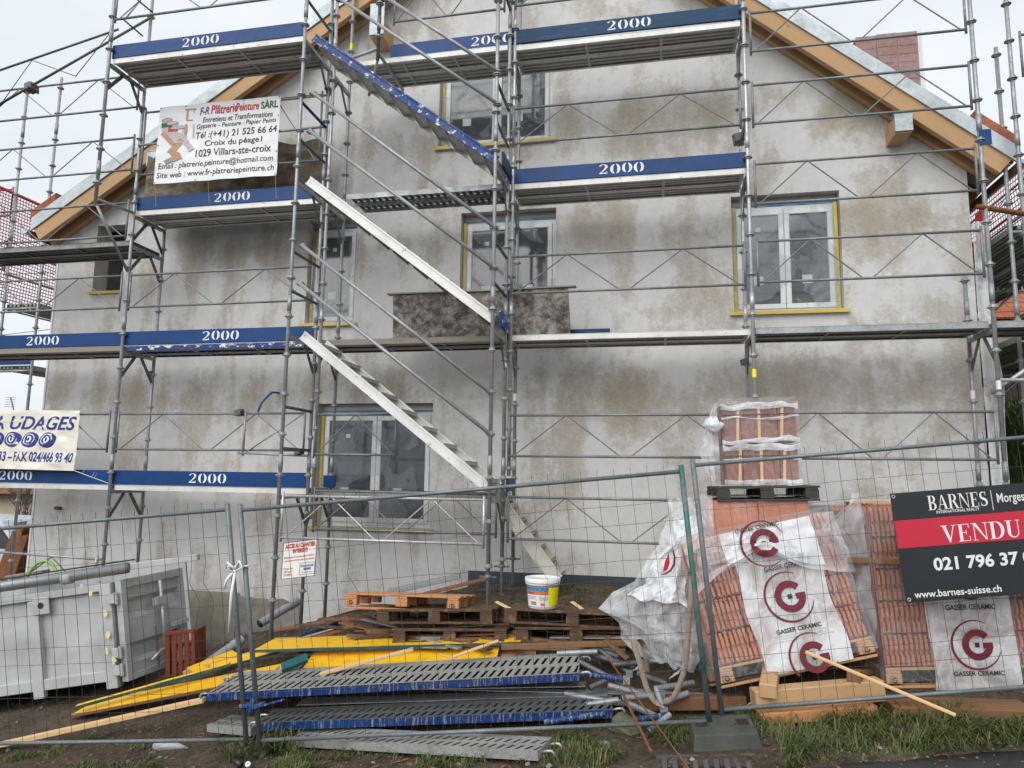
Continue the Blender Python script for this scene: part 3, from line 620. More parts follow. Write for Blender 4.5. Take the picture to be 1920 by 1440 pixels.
mb = MB(); mb.grid(lambda u, v: (lerp(c0.x-.03, c1.x+.05, u), cy0-.035+.015*mnoise.noise(Vector((u*6, v*6, 2))), lerp(cb, ct+.03, v)), 24, 30); mb.grid(lambda u, v: (c1.x+.05+.015*mnoise.noise(Vector((u*6, v*6, 8))), lerp(cy0-.03, cy0+1, u), lerp(cb, ct+.03, v)), 12, 20); mb.build('film_wrap', M['film_thin'], ch, True)
# film hanging down the right-hand corner of the house
fb = thing('plastic_sheet', (XR+.1, YW-.05, -1.5), 'long clear plastic sheet hanging down the right corner of the house', 'plastic sheet')
def fs(u, v):
    z = lerp(-1.3, 3.35, v); w = pw(z, [(-1.3, .2), (.6, .16), (1.2, .19), (1.9, .11), (2.4, .15), (3.35, .13)]); x = lerp(XR-.0, XR+w, u)
    return (x, YW-.06-.08*u+.05*math.sin(u*9+z*.6)*.6+.03*mnoise.noise(Vector((u*5, z*1.5, 5))), z)
MB().grid(fs, 24, 60).build('film', M['film_milky'], fb, True)
# blue service hose sticking out of the plaster
hz = PY(523, 737, YW); h1 = PY(500, 745, YW-.2); h2 = PY(484, 772, YW-.28)
sh = MB().pipe([hz+V(0, .05, 0), hz+V(0, -.06, .0), (hz+h1)/2+V(0, -.03, .04), h1, (h1+h2)/2+V(-.02, 0, .02), h2], .017, 8).build('service_hose', M['hose_blue'], None, True, loc=hz); tag(sh, 'short blue hose curving out of the plaster wall', 'hose')

# ================================================================ SCAFFOLD
YS, YF, YI = 8.07, 8.8, 9.48
XA, XB, XC, XD, XE, XF = -10.7, -7.63, -4.59, -1.93, 1.12, 3.72
D0, D1, D2, D3 = -.18, 1.83, 3.88, 5.87
scaf = thing('scaffold', (-3, YF, -1.6), 'galvanised steel facade scaffold with blue toe boards and aluminium stairs in front of the house', 'scaffold')
RT = .0242
ring = MB().lathe([(.03, -.025), (.036, -.02), (.036, -.008), (.057, -.005), (.057, .005), (.036, .008), (.036, .03), (.03, .034)], (0, 0, 0), 12).mesh('ring', M['galv'])
def upright(x, y, z0, z1, parent, foot=True, step=.5, ph=.17, r=RT, mat='galv', jack=.0):
    mb = MB(); zb = z0
    mb.tube((x, y, z0+jack), (x, y, z1), r, 10)
    for zz in (D0-1.72, D0+.33, D1+.33, D2+.33, D3+.33):
        if z0+.2 < zz < z1-.2: mb.tube((x, y, zz-.1), (x, y, zz+.1), r*1.2, 10)
    u = mb.build('upright', M[mat], parent, True); 
    z = D0+ph-4
    while z < z1-.02:
        if z > z0+jack+.05: inst('ring', ring, u, (x, y, z))
        z += step
    if foot:
        f = MB(); f.tube((x, y, z0), (x, y, z0+jack+.05), .018, 8); f.box((x-.075, y-.075, z0-.004), (x+.075, y+.075, z0+.006))
        f.lathe([(.018, 0), (.045, .005), (.045, .02), (.03, .045), (.018, .05)], (x, y, z0+jack-.05), 10); f.box((x-.1, y-.01, z0+jack-.04), (x+.1, y+.01, z0+jack-.022)); f.build('base_jack', M['galv_dark'], u)
    return u
def brace_bar(a, b, parent, name='tube', r=RT, mat='galv'):
    a = Vector(a); b = Vector(b); mb = MB().tube(a, b, r, 10); o = mb.build(name, M[mat], parent, True); return o
def coupler(p, parent, s=1.):
    mb = MB(); mb.obox(Vector(p)-V(.04, .05, .035)*s, V(.08, 0, .015)*s, V(0, .1, 0)*s, V(-.01, 0, .07)*s); mb.tube(Vector(p)+V(.02, -.07, -.02)*s, Vector(p)+V(.02, .06, -.02)*s, .012*s, 6); mb.tube(Vector(p)+V(-.06, -.03, .02)*s, Vector(p)+V(.05, -.03, .03)*s, .014*s, 6)
    return bevel(mb.build('coupler', M['galv_dark'], parent), .006)
def frame_rail(x0, x1, zb, zt, y, parent, n=2, mat='galv_rail', dz=0, y1=None, ends=(True, True)):
    # lattice guardrail: two tubes, end posts and zig-zag rods
    y1 = y if y1 is None else y1; x0 += .075; x1 -= .075; r = .0165
    P = lambda t, k: V(lerp(x0, x1, t), lerp(y, y1, t), (zt if k else zb)+dz*t)
    mb = MB().tube(P(0, 1), P(1, 1), r, 8).tube(P(0, 0), P(1, 0), r, 8)
    for t in (0, 1):
        if ends[t]: mb.tube(P(t, 0)-V(0, 0, .05), P(t, 1)+V(0, 0, .05), .0155, 8)
    g = mb.build('guard_frame', M[mat], parent, True)
    for i in range(n):
        a, b, c = P(i/n+.02, 0), P((i+.5)/n, 1), P((i+1)/n-.02, 0)
        MB().tube(a, b, .0085, 6).build('brace', M[mat], g); MB().tube(b, c, .0085, 6).build('brace', M[mat], g)
    return g
def deck(x0, x1, z, y0, y1, parent, kind='alu', n=2, dz=0):
    # planks side by side: flat top, front flange, ribbed underside with cross bars
    w = (y1-y0)/n; x0 += .035; x1 -= .035
    for i in range(n):
        a = y0+i*w+.004; b = y0+(i+1)*w-.004; mb = MB(); t = .075
        mb.mi = 0; mb.box((x0, a, z-.012), (x1, b, z))
        mb.mi = 1; mb.box((x0, a, z-t), (x1, a+.006, z-.0125)); mb.box((x0, b-.006, z-t), (x1, b, z-.0125)); mb.box((x0, a+.0062, z-t), (x1, a+.035, z-t+.005)); mb.box((x0, b-.035, z-t), (x1, b-.0062, z-t+.005))
        mb.mi = 2; m = 3
        for k in range(m):
            c = lerp(a, b, (k+1)/(m+1)); mb.add([(x0, c-.035, z-.013), (x0, c-.02, z-.055), (x0, c+.02, z-.055), (x0, c+.035, z-.013), (x1, c-.035, z-.013), (x1, c-.02, z-.055), (x1, c+.02, z-.055), (x1, c+.035, z-.013)], [(0, 1, 5, 4), (1, 2, 6, 5), (2, 3, 7, 6), (0, 3, 2, 1), (4, 5, 6, 7)])
        for fx in (.0, .33, .67, 1.):
            c = lerp(x0+.03, x1-.03, fx); mb.box((c-.018, a+.007, z-.07), (c+.018, b-.007, z-.056))
        mt = {'alu': ('under_deck', 'white_rail', 'under_deck'), 'steel': ('deck_steel', 'galv', 'deck_steel'), 'wood': ('timber_grey', 'timber_grey', 'under_deck'), 'blue': ('under_deck', 'blue_worn', 'under_deck'), 'dark': ('galv_dark', 'deck_steel', 'galv_dark')}[kind]
        mb.build('deck_plank', [M[q] for q in mt], parent)
def perf_deck(x0, x1, z, y0, y1, parent):
    mb = MB(); n = 2; x0 += .035; x1 -= .035
    for i in range(n):
        a = lerp(y0, y1, i/n)+.004; b = lerp(y0, y1, (i+1)/n)-.004; mb = MB()
        mb.mi = 1; mb.box((x0, a, z-.07), (x1, a+.006, z)); mb.box((x0, b-.006, z-.07), (x1, b, z)); mb.mi = 0
        strips = 7
        for k in range(strips):                # walking surface with real slots
            s0 = lerp(a+.0065, b-.0065, k/strips); s1 = lerp(a+.0065, b-.0065, (k+.62)/strips); mb.box((x0, s0, z-.006), (x1, s1, z-.001))
            if k < strips:
                e = lerp(a+.0065, b-.0065, (k+1)/strips); m = 24
                for q in range(m): xa = lerp(x0, x1, q/m); mb.box((xa, s1+.0002, z-.0055), (xa+(x1-x0)/m*.55, e-.0002, z-.0015))
        mb.build('deck_plank', [M['galv_dark'], M['galv']], parent)
def toe(x0, x1, z, y, parent, mat='blue', text=True, tx=None, h=.2, dz=0, jog=0, a=None):
    x0 += .01; x1 -= .01; L = x1-x0
    o = beam('toe_board', (x0, y, z+h/2+.004), (x1, y, z+h/2+.004+dz), .03, h, mat, parent, bev=.003)
    if text:
        t = (tx if tx is not None else (x0+x1)/2)-.29
        f = Face((t, y-.0155, z+.045+dz*(t-x0)/L), (1, 0, dz/L), (0, 0, 1), .58, .13); serif(f, '2000', 0, 0, 1, 1, 'stencil_white', o, .12, .002, .03)
    return o
def bracket(x, z, parent, y0=YF, y1=YI, gusset=(True, True)):
    mb = MB().bar((x, y0+.03, z-.1), (x, y1-.03, z-.1), .05, .045)
    t = mb.build('transom', M['galv'], parent)
    for k, (y, s) in enumerate(((y0, 1), (y1, -1))):
        if gusset[k]: MB().bar((x, y+s*.02, z-.46), (x, y+s*.28, z-.12), .012, .05).build('gusset', M['galv_dark'], t)
    return t

TOP = 8.4
gz = lambda x, y: H(x, y)+.02
# uprights -------------------------------------------------------------
upright(XB, YF, gz(XB, YF), TOP, scaf); upright(XB, YI, gz(XB, YI), D2-.05, scaf)
upright(XB, YS, D2-.2, TOP, scaf, False)
upright(XC, YS, gz(XC, YS), TOP, scaf); upright(XC, YF, gz(XC, YF), TOP, scaf); upright(XC+.075, YF+.0, D0-.4, TOP, scaf, False, mat='alu', ph=.29); upright(XC, YI, gz(XC, YI), TOP, scaf)
upright(XD, YS, gz(XD, YS), TOP, scaf, jack=.45); upright(XD, YF, gz(XD, YF), TOP, scaf, jack=.4); upright(XD+.06, YF+.05, D0+.2, TOP, scaf, False, mat='alu', ph=.29); upright(XD, YI, gz(XD, YI), TOP, scaf, jack=.42)
upright(XE, YF, gz(XE, YF), TOP, scaf, mat='alu'); upright(XE, YI, gz(XE, YI), TOP, scaf, mat='alu')
upright(XF, YF, gz(XF, YF), TOP, scaf); upright(XF, YI, gz(XF, YI), 2.55, scaf)
upright(-3.72, YF-.3, D3-.22, TOP, scaf, False, mat='galv_dark')
brace_bar((-3.72, YF-.3, D3-.1), (-3.72, YI, D3-.1), scaf); brace_bar((-3.72, YF-.28, D3-.16), (-4.05, YF+.2, D3-.42), scaf, r=.02); brace_bar((-3.72, YF-.3, D3-.05), (XC+.08, YF-.05, D3-.05), scaf, r=.022)
# brackets -------------------------------------------------------------
for x in (XB, XC, XD, XE, XF):
    for z in (D0, D1, D2, D3):
        if (x == XB and z == D3) or (x == XF and z in (D2, D3, D0)) or (x == XE and z == D0): continue
        bracket(x, z, scaf)
for x, z in ((XB, D3), (XC, D3)): bracket(x, z, scaf, YS, YF)
bracket(XB, 3.42, scaf); 
for z in (D1, D2, D0): bracket(XD, z, scaf, YS, YF, (False, True)); bracket(XC, z, scaf, YS, YF, (False, True))
# cantilever that carries the top left platform
brace_bar((XB, YS, D2-.12), (XB, YF, D2-.05), scaf, r=.022); brace_bar((XB, YS+.03, D2-.2), (XB, YF-.03, D2-.95), scaf, r=.02)
# decks ----------------------------------------------------------------
deck(XA, XB, D0, YF+.04, YI-.02, scaf, 'alu'); deck(XB, XC, D0, YF+.04, YI-.02, scaf, 'alu'); deck(XC, XD, D0-.02, YF+.1, YI-.02, scaf, 'dark')
deck(XA, XB, D1, YF+.04, YI-.02, scaf, 'wood'); deck(XB, XC, D1, YF+.04, YI-.02, scaf, 'blue'); deck(XC, XD, D1, YF+.04, YI-.02, scaf, 'wood'); deck(XD, XE, D1, YF+.04, YI-.02, scaf, 'alu'); deck(XE, XF, D1+.01, YF+.04, YI-.02, scaf, 'steel'); deck(XF, XF+2.5, D1+.01, YF+.04, YI-.02, scaf, 'steel')
deck(XA, XB, 3.42, YF+.02, YI-.02, scaf, 'dark'); deck(XB, XC, D2, YF+.04, YI-.02, scaf, 'alu'); perf_deck(XC+.3, XD, D2+.02, YF+.04, YI-.1, scaf); deck(XD, XE, D2, YF+.04, YI-.02, scaf, 'alu')
deck(XB, XC, D3, YS+.04, YF-.02, scaf, 'alu'); deck(-4.3, XD, D3, YF+.0, YI-.02, scaf, 'alu'); deck(XD, XE, D3, YF+.04, YI-.02, scaf, 'alu')
deck(XE, XF, D0-.1, YI-.3, YI, scaf, 'steel', 1)
# toe boards -----------------------------------------------------------
yb = YF+.05
toe(XA, XB, D0, yb, scaf, tx=-9.28); toe(XB, XC-.03, D0, yb, scaf, tx=-6.12); toe(XA, XB, D1, yb, scaf, tx=-9.05); toe(XB, XC-.03, D1, yb, scaf, tx=-6.07); toe(XB, XC+.0, D2, yb, scaf, tx=-6.04); toe(XD, XE, D2, yb, scaf, tx=-.44)
toe(XB, XC, D3, YS+.05, scaf, tx=-6.2); toe(-3.68, XD, D3, YF+.03, scaf, tx=-2.2, a=1); toe(XD, XE, D3+.02, yb, scaf, 'blue_teal', tx=-.33)
toe(-3.72, -.62, D1, YI-.06, scaf, 'blue_teal', False, h=.17); toe(XC-.1, XC+.1, D0+.0, YI-.05, scaf, 'blue', False, h=.17)
MB().box((XD+.02, YF+.08, D0), (XD+.045, YF+.5, D0+.17)).build('toe_board', M['blue'], scaf); MB().box((XD+.03, YS+.2, D1), (XD+.06, YF-.05, D1+.19)).build('toe_board', M['blue_worn'], scaf); MB().box((XD+.03, YS+.2, D2), (XD+.06, YF-.05, D2+.19)).build('toe_board', M['blue_teal'], scaf)
MB().box((XF-.02, YF-.032, 3.92), (XF+.11, YF-.026, 4.11)).build('toe_clip', M['blue'], scaf)
# guard frames ---------------------------------------------------------
for x0, x1, zb, zt, n in ((XA, XB, D0+.5, D0+1.0, 2), (XB, XC, D0+.5, D0+1.0, 2), (XA, XB, D1+.55, D1+1.03, 2), (XB, XC, D1+.55, D1+1.03, 2), (XA, XB, 4.5, 5.01, 2), (XA, XB, 5.5, 6.02, 2), (XA, XB, 3.47, 3.98, 2),
        (XD, XE, D0+.45, D0+.96, 2), (XD, XE, D1+.53, D1+1.02, 2), (XD, XE, D2+.53, D2+1.02, 2), (XD, XE, D0-1.02+.45, D0-.06, 2),
        (XE, XF, D0+.45, D0+.98, 2), (XE, XF, D1+.55, D1+1.06, 2), (XE, XF, D1+1.54, D1+2.05, 2), (XE, XF, D2+.53, D2+1.04, 2), (XE, XF, D2+1.5, D2+2.02, 2), (XE, XF, D3+.55, D3+1.05, 2), (XD, XE, D3+.53, D3+1.02, 2)):
    frame_rail(x0, x1, zb, zt, YF-.035, scaf, n)
g = frame_rail(XB, XC, D2+.53, D2+1.52, YF-.02, scaf, 2); brace_bar((XB, YF-.03, D2+1.0), (XC, YF-.03, D2+1.02), scaf, 'rail', .0165); frame_rail(XB, XC, D3+.55, D3+1.05, YS-.035, scaf, 2); frame_rail(-3.68, XD, D3+.5, D3+1.0, YF-.05, scaf, 2)
frame_rail(XC, XD+.02, D0-.58, D0-.08, YS-.03, scaf, 2, 'alu'); frame_rail(XC+.05, XD, D0-.52, D0-.03, YF-.04, scaf, 2); frame_rail(XC, -3.3, D0+.45, D0+.98, YF-.02, scaf, 1)
# frame end posts and the stub coupled on at the lower left
mb = brace_bar((XC-.95, YF-.06, D0+.42), (XC-.95, YF-.06, D0+1.05), scaf, 'post', .0165); brace_bar((XC-.92, YF-.06, D0+.46), (XC-.1, YF-.06, D0+.98), scaf, 'brace', .01); brace_bar((XC-1.02, YF-.06, D0+.46), (XC, YF-.06, D0+.43), scaf, 'rail', .0165)
coupler(PY(450, 775, YF-.08), scaf, 1.2); coupler(PY(560, 849, YF-.08), scaf, 1.0); coupler(PY(60, 166, YF-.07), scaf, 1.6); coupler(PY(283, 702, YI), scaf); coupler(PY(1396, 680, YI), scaf); coupler(PY(1386, 262, YI-.2), scaf, 1.6)
brace_bar(PY(1391, 262, YF+.1), PY(1399, 222, YF+.1), scaf, 'loose_tube', .022, 'galv_dark')
# rails that follow the pitch of the gable, top left
brace_bar(PY(-30, 212, YF-.06), PY(283, 33, YF-.06), scaf, 'rail', .02, 'galv_dark'); brace_bar(PY(-30, 142, YF-.06), PY(222, 55, YF-.06), scaf, 'rail', .0175, 'galv_dark'); brace_bar(PY(225, 36, YS-.02), PY(486, -1, YS-.02), scaf, 'rail', .0165)
for a, b in (((60, 113), (142, 143)), ((142, 143), (206, 62)), ((60, 113), (0, 198))): brace_bar(PY(*a, YF-.06), PY(*b, YF-.06), scaf, 'brace', .0065, 'galv_dark')
for a, b in (((232, 37), (268, 68)), ((258, 0), (287, 24)), ((236, 34), (262, 2))): brace_bar(PY(*a, YS+.2), PY(*b, YS+.4), scaf, 'brace', .012, 'blue' if a[0] != 236 else 'galv')
# cross rails of the stair tower (front to back) and the stair handrails
for x in (XC, XD):
    for z in (D0, D1, D2, D3):
        for k, h in enumerate((.5, 1.02)):
            if x == XD and z == D0: continue
            brace_bar((x, YS, z+h), (x, YF, z+h), scaf, 'rail', .02, 'blue' if (x == XC and z == D2 and k == 1) else 'galv_dark')
for z in (D2+1.5, D2+1.02): brace_bar((XB+.6, YF-.03, z), (XC, YF-.03, z), scaf, 'rail', .0165)
for px in (((725, -4), (931, 132)), ((634, -4), (931, 193)), ((585, 173), (925, 424)), ((580, 245), (924, 500)), ((566, 460), (918, 735)), ((561, 531), (918, 813))):
    a = PY(*px[0], YS-.05); b = PY(*px[1], YS-.05); o = brace_bar(a, b, scaf, 'stair_handrail', .0235)
    for q in (b, a):
        if q.z < 7.2: inst('clamp', ring, o, q+V(0, .04, 0), Matrix.Rotation(R(0), 3, 'X'))
# stairs ----------------------------------------------------------------
def stair(a, b, y0, y1, mat, treads=9, th=.13, tmat='under_deck', two=None, hw=.1):
    # a, b: top and bottom of the front stringer (x, z)
    A = V(a[0], y0, a[1]); B = V(b[0], y0, b[1]); d = (B-A); u = d.normalized(); nn = V(-u.z, 0, u.x)*(-1 if u.x > 0 else 1)
    if nn.z < 0: nn = -nn
    def string(y, w):
        mb = MB(); mb.obox(V(A.x, y, A.z)-nn*th/2, d, V(0, w, 0), nn*th)
        mb.obox(V(A.x, y-.012, A.z)-nn*th/2, d, V(0, .0115, 0), nn*.022); mb.obox(V(A.x, y-.012, A.z)+nn*(th/2-.022), d, V(0, .0115, 0), nn*.022); return mb
    f = string(y0, .025).build('stair_flight', M[mat], scaf); string(y1-.025, .025).build('stringer', M[mat if two is None else two], f)
    for i in range(treads):
        t = (i+.6)/treads; p = A+d*t
        mb = MB(); s = 1 if d.x > 0 else -1
        # tread with a down-turned nose, slightly dished
        x0, x1 = p.x-hw, p.x+hw; mb.box((x0, y0+.027, p.z+.0), (x1, y1-.027, p.z+.018)); mb.box((x0, y0+.027, p.z-.03), (x0+.006, y1-.027, p.z-.0002)); mb.box((x1-.006, y0+.027, p.z-.03), (x1, y1-.027, p.z-.0002))
        mb.build('tread', M[tmat], f)
    return f
def pz(px, Y): p = PY(px[0], px[1], Y); return (p.x, p.z)
stair(pz((589, 70), YS+.03), pz((931, 300), YS+.03), YS+.03, YF-.06, 'blue_worn', 10, .11, 'white_rail', two='white_rail', hw=.085)
stair(pz((578, 338), YS+.03), pz((925, 598), YS+.03), YS+.03, YF-.06, 'white_rail', 9, .12)
stair(pz((567, 628), YS+.03), pz((914, 914), YS+.03), YS+.03, YF-.06, 'white_rail', 9, .12)
f = stair(pz((931, 935), YF+.06), pz((1046, 1082), YF+.06), YF+.06, YF+.5, 'stair_worn', 5, .16, 'stair_worn') if False else None
paint('stair_worn', (.5, .48, .42), (.22, .25, .27), .58, .6, 5); M = MATS
stair(pz((914, 908), YF+.06), pz((1044, 1088), YF+.06), YF+.06, YF+.5, 'stair_worn', 7, .17, 'stair_worn')
# ---- right-hand end posts and their rails beyond the corner
for x, y in ((4.34, 9.3), (4.62, 8.8)):
    upright(x, y, gz(x, y) if x < 4.5 else 3.6, TOP, scaf, x < 4.5)
brace_bar((XF-.1, YF-.05, 3.17), (4.55, 9.25, 3.17), scaf, 'tube', .03, 'rust'); brace_bar((XF, YF, 1.16), (5.6, YF+.2, 1.16), scaf, 'tube', .022)
brace_bar(PY(1858, 738, YF+.4), PY(1925, 692, YF+.2), scaf, 'tube', .024, 'alu')
frame_rail(4.34, 6.6, 5.0, 5.5, 9.2, scaf); frame_rail(4.34, 6.6, 4.0, 4.5, 9.2, scaf)
# paper and foil inventory stickers round the tubes
def band(x, y, z, h, mat):
    MB().lathe([(RT+.002, 0), (RT+.002, h)], (x, y, z), 10).build('sticker', M[mat], scaf, True)
for px, Y, x, m in (((652, 88), YI, XC, 'ink_yellow'), ((1415, 700), YF, XE, 'ink_yellow'), ((944, 682), YF, XD, 'sign_white'), ((1829, 740), YI, XF, 'sign_white'), ((1875, 722), YF, XF, 'sign_white'), ((963, 745), YI, XD, 'sign_white')):
    p = PY(*px, Y); band(x, Y, p.z-.05, .1, m)

# ---------------------------------------------------------------- side scaffolds along the flanks of the house
def side_scaffold(name, X0, X1, ys, zs, label, top, net=None, cat='scaffold', deckmat='dark', uo=True):
    s = thing(name, (X0, ys[0], H(X0, ys[0])), label, cat)
    for y in ys:
        for x in (X0, X1): upright(x, y, gz(x, y), top, s, True)
    for z in zs:
        for a, b in zip(ys, ys[1:]):
            mb = MB(); w = abs(X1-X0); x0 = min(X0, X1)+.03
            for k in range(2):
                xa = x0+k*(w-.06)/2+.004; xb = x0+(k+1)*(w-.06)/2-.004; mb = MB(); mb.box((xa, a+.03, z-.012), (xb, b-.03, z)); mb.box((xa, a+.03, z-.075), (xa+.006, b-.03, z-.0125)); mb.box((xb-.006, a+.03, z-.075), (xb, b-.03, z-.0125))
                for q in range(3): c = lerp(xa, xb, (q+1)/4); mb.box((c-.022, a+.03, z-.055), (c+.022, b-.03, z-.0125))
                mb.build('deck_plank', M['deck_steel'], s)
            for h in (.55, 1.03): brace_bar((X0, a, z+h), (X0, b, z+h), s, 'rail', .0165)
            brace_bar((X0, a, z+.55), (X0, (a+b)/2, z+1.03), s, 'brace', .0065); brace_bar((X0, (a+b)/2, z+1.03), (X0, b, z+.55), s, 'brace', .0065)
        for y in ys: brace_bar((X0, y, z-.1), (X1, y, z-.1), s, 'transom', .022)
    return s
sl = side_scaffold('side_scaffold', -11.45, -10.72, (10.3, 13.37, 16.44), (-.18, 1.83, 2.95), 'scaffold with red netting receding along the left flank of the house', 7.2)
for z in (3.6, 4.6): frame_rail(-12.6, -11.45, z, z+.5, 10.3, sl, 1)
MB().box((-11.4, 10.28, 1.84), (-10.72, 10.31, 2.04)).build('toe_board', M['blue'], sl)
sr = side_scaffold('side_scaffold', 5.05, 4.32, (9.6, 12.67, 15.74, 18.8), (1.83, 3.22), 'scaffold with orange netting receding uphill along the right flank of the house', 5.6)
for z in (1.83, 3.22):
    for a_, b_ in ((9.6, 12.67), (12.67, 15.74), (15.74, 18.8)):
        for xa in (5.12, 5.47):
            mb = MB(); mb.box((xa, a_+.03, z-.012), (xa+.34, b_-.03, z)); mb.box((xa, a_+.03, z-.075), (xa+.006, b_-.03, z-.0125)); mb.box((xa+.334, a_+.03, z-.075), (xa+.34, b_-.03, z-.0125))
            for q in range(3): c = xa+.085*(q+1); mb.box((c-.022, a_+.03, z-.055), (c+.022, b_-.03, z-.0125))
            mb.build('deck_plank', M['deck_steel'], sr)
    for y in (9.6, 12.67, 15.74): brace_bar((5.05, y, z-.1), (5.85, y, z-.1), sr, 'transom', .022); brace_bar((5.06, y, z-.7), (5.7, y, z-.12), sr, 'brace', .02)
def net(parent, o, ux, uy, w, h, mat, cell=.06, sag=.03, r=.0045, skip=0):
    mb = MB(); nu = int(w/cell); nv = int(h/cell); d = ux.cross(uy).normalized()
    P = lambda u, v: o+ux*(u*w)+uy*(v*h)+d*(sag*math.sin(u*7+v*3)*math.sin(v*math.pi)+.01*mnoise.noise(Vector((u*30, v*30, 1))))
    for i in range(nu+1):
        for j in range(0, nv, 2): mb.pipe([P((i+.0)/nu, j/nv), P((i+.25)/nu if i < nu else 1, (j+1)/nv), P(i/nu, min(1, (j+2)/nv))], r, 3, False)
    for j in range(nv+1): mb.pipe([P(i/8, j/nv) for i in range(9)], r*1.25, 3, False)
    o = mb.build('safety_net', M[mat], parent); o['kind'] = 'stuff'; return o
net(sl, V(-11.5, 9.9, 3.0), V(0, 1, 0), V(0, 0, 1), 6.5, 2.0, 'net_pink', .06, r=.0075); net(sl, V(-11.95, 16.8, 2.6), V(1, 0, 0), V(0, 0, 1), 2.2, 1.6, 'net_pink', .06, r=.008)
brace_bar((-11.5, 9.9, 5.02), (-11.5, 16.4, 5.02), sl, 'rail', .03, 'net_red')
net(sr, V(5.1, 9.7, 3.25), V(0, 1, 0), V(0, 0, 1), 9, 1.2, 'net_red', .075, r=.006)
for z in (3.4, 3.9): brace_bar((5.08, 9.7, z), (5.08, 18.7, z), sr, 'rail', .02, 'net_red')
MB().box((5.02, 12.0, 3.1), (5.1, 12.25, 4.3)).build('net_post', M['net_red'], sr)

# ================================================================ BANNERS AND SIGNS ON THE SCAFFOLD
YB = YF-.1
def rip(a, k): return lambda u, v: a*(.6*math.sin(u*23+v*4+k)*(1-v)**.5+mnoise.noise(Vector((u*6+k, v*4, k)))+.7*mnoise.noise(Vector((u*14+k, v*12, 3))))
o = PY(287, 345, YB); ox = PY(518, 330, YB); oy = PY(297, 203, YB); w, h = 2.0, 1.2
bf = Face(V(-7.25, YB, 4.21), (1, 0, -.004), (-.0, 0, 1), 1.98, 1.2, rip(.012, 1))
ban = MB(); ban.grid(lambda u, v: bf.at(u, v), 60, 40); bn = ban.build('banner', M['banner_white'], None, True, loc=(-6.26, YB, 4.2)); tag(bn, 'white plasterer banner with paint pots and black serif lettering tied to the scaffold', 'banner')
for body, u0, v0, u1, v1, m, bo, sh in (('F-R', .345, .845, .425, .945, 'ink_purple', .02, .2), ('Plâtrerie', .44, .845, .66, .96, 'ink_red', .02, .12), ('Peinture', .645, .85, .83, .955, 'ink_red', .02, .12), ('SÀRL', .845, .85, .985, .965, 'ink_green', .03, .0),
        ('Entretiens et Transformations', .375, .745, .945, .815, 'ink', .008, .15), ('Gypserie - Peinture - Papier Peints', .325, .655, .975, .73, 'ink', .008, .15), ('Tél :(+41) 21 525 66 64', .32, .52, .985, .63, 'ink', .01, .08), ('Croix du péage1', .405, .415, .87, .51, 'ink', .012, 0), ('1029 Villars-ste-croix', .335, .305, .945, .4, 'ink', .012, 0), ('Email : platrerie.peinture@hotmail.com', .03, .165, .965, .265, 'ink', .006, .1), ('Site web : www.fr-platreriepeinture.ch', .02, .045, .975, .145, 'ink', .008, .0)):
    letter(bf, body, u0, v0, u1, v1, m, bn, bo, sh, .004)
def disc(u, v, ru, rv, m, e, n=20):
    mb = MB(); pts = [(u+ru*math.cos(2*math.pi*i/n), v+rv*math.sin(2*math.pi*i/n)) for i in range(n)]; bf.put(mb, pts, [tuple(range(n))], e); mb.build('picture', M[m], bn)
def box2(u0, v0, u1, v1, m, e, sk=0, sk2=None):
    mb = MB(); sk2 = sk if sk2 is None else sk2; bf.put(mb, [(u0, v0), (u1, v0+sk), (u1+sk2*0, v1+sk), (u0, v1)], [(0, 1, 2, 3)], e); mb.build('picture', M[m], bn)
for (u, v, ru, hh, c) in ((.07, .76, .045, .13, 'ink_green'), (.115, .7, .055, .15, 'ink_red'), (.17, .62, .075, .18, 'ink_purple')):   # paint tins: grey body, coloured band, lid
    e = .004+.02*0
    box2(u-ru, v-hh/2, u+ru, v+hh/2, 'silver_print', e); box2(u-ru, v-hh*.22, u+ru, v+hh*.2, c, e+.0012); disc(u, v+hh/2, ru, .025, 'ink_grey', e+.002); disc(u, v+hh/2, ru*.85, .018, 'silver_print', e+.0028); disc(u, v-hh/2, ru, .022, 'silver_print', e+.0005)
def qd(pts, m, e):
    mb = MB(); bf.put(mb, pts, [tuple(range(len(pts)))], e); mb.build('picture', M[m], bn)
qd([(.22, .95), (.31, .945), (.31, .925), (.22, .93)], 'tan_print', .006); qd([(.235, .93), (.25, .93), (.245, .6), (.225, .6)], 'tan_print', .0055); qd([(.285, .93), (.3, .93), (.31, .56), (.295, .56)], 'silver_print', .0055); qd([(.24, .8), (.29, .8), (.29, .785), (.24, .785)], 'tan_print', .0062)
qd([(.02, .65), (.05, .68), (.16, .5), (.13, .47)], 'tan_print', .0068); qd([(.09, .4), (.19, .57), (.24, .53), (.15, .36)], 'tan_print', .0074); qd([(.11, .42), (.2, .38), (.23, .3), (.15, .27)], 'tan_print', .008); qd([(.07, .29), (.13, .33), (.15, .28), (.09, .24)], 'ink_grey', .0086); qd([(.22, .5), (.25, .56), (.32, .42), (.28, .38)], 'silver_print', .008)
for u, v in ((.01, .985), (.22, .985), (.7, .985), (.99, .985), (.01, .5), (.01, .015), (.35, .015), (.99, .015), (.99, .3), (.99, .75)): disc(u, v, .006, .01, 'ink_grey', .005, 10)
mb = MB()
for u in (.01, .45, .99): a = bf.at(u, .015); mb.tube(a, a+V(.004, .06, -.34), .0025, 5)
for u in (.45, .93): a = bf.at(u, .985); mb.pipe([a, a+V(0, .03, .06), a+V(.02, .03, .14)], .004, 5)
mb.build('tie_cord', M['tape'], bn)
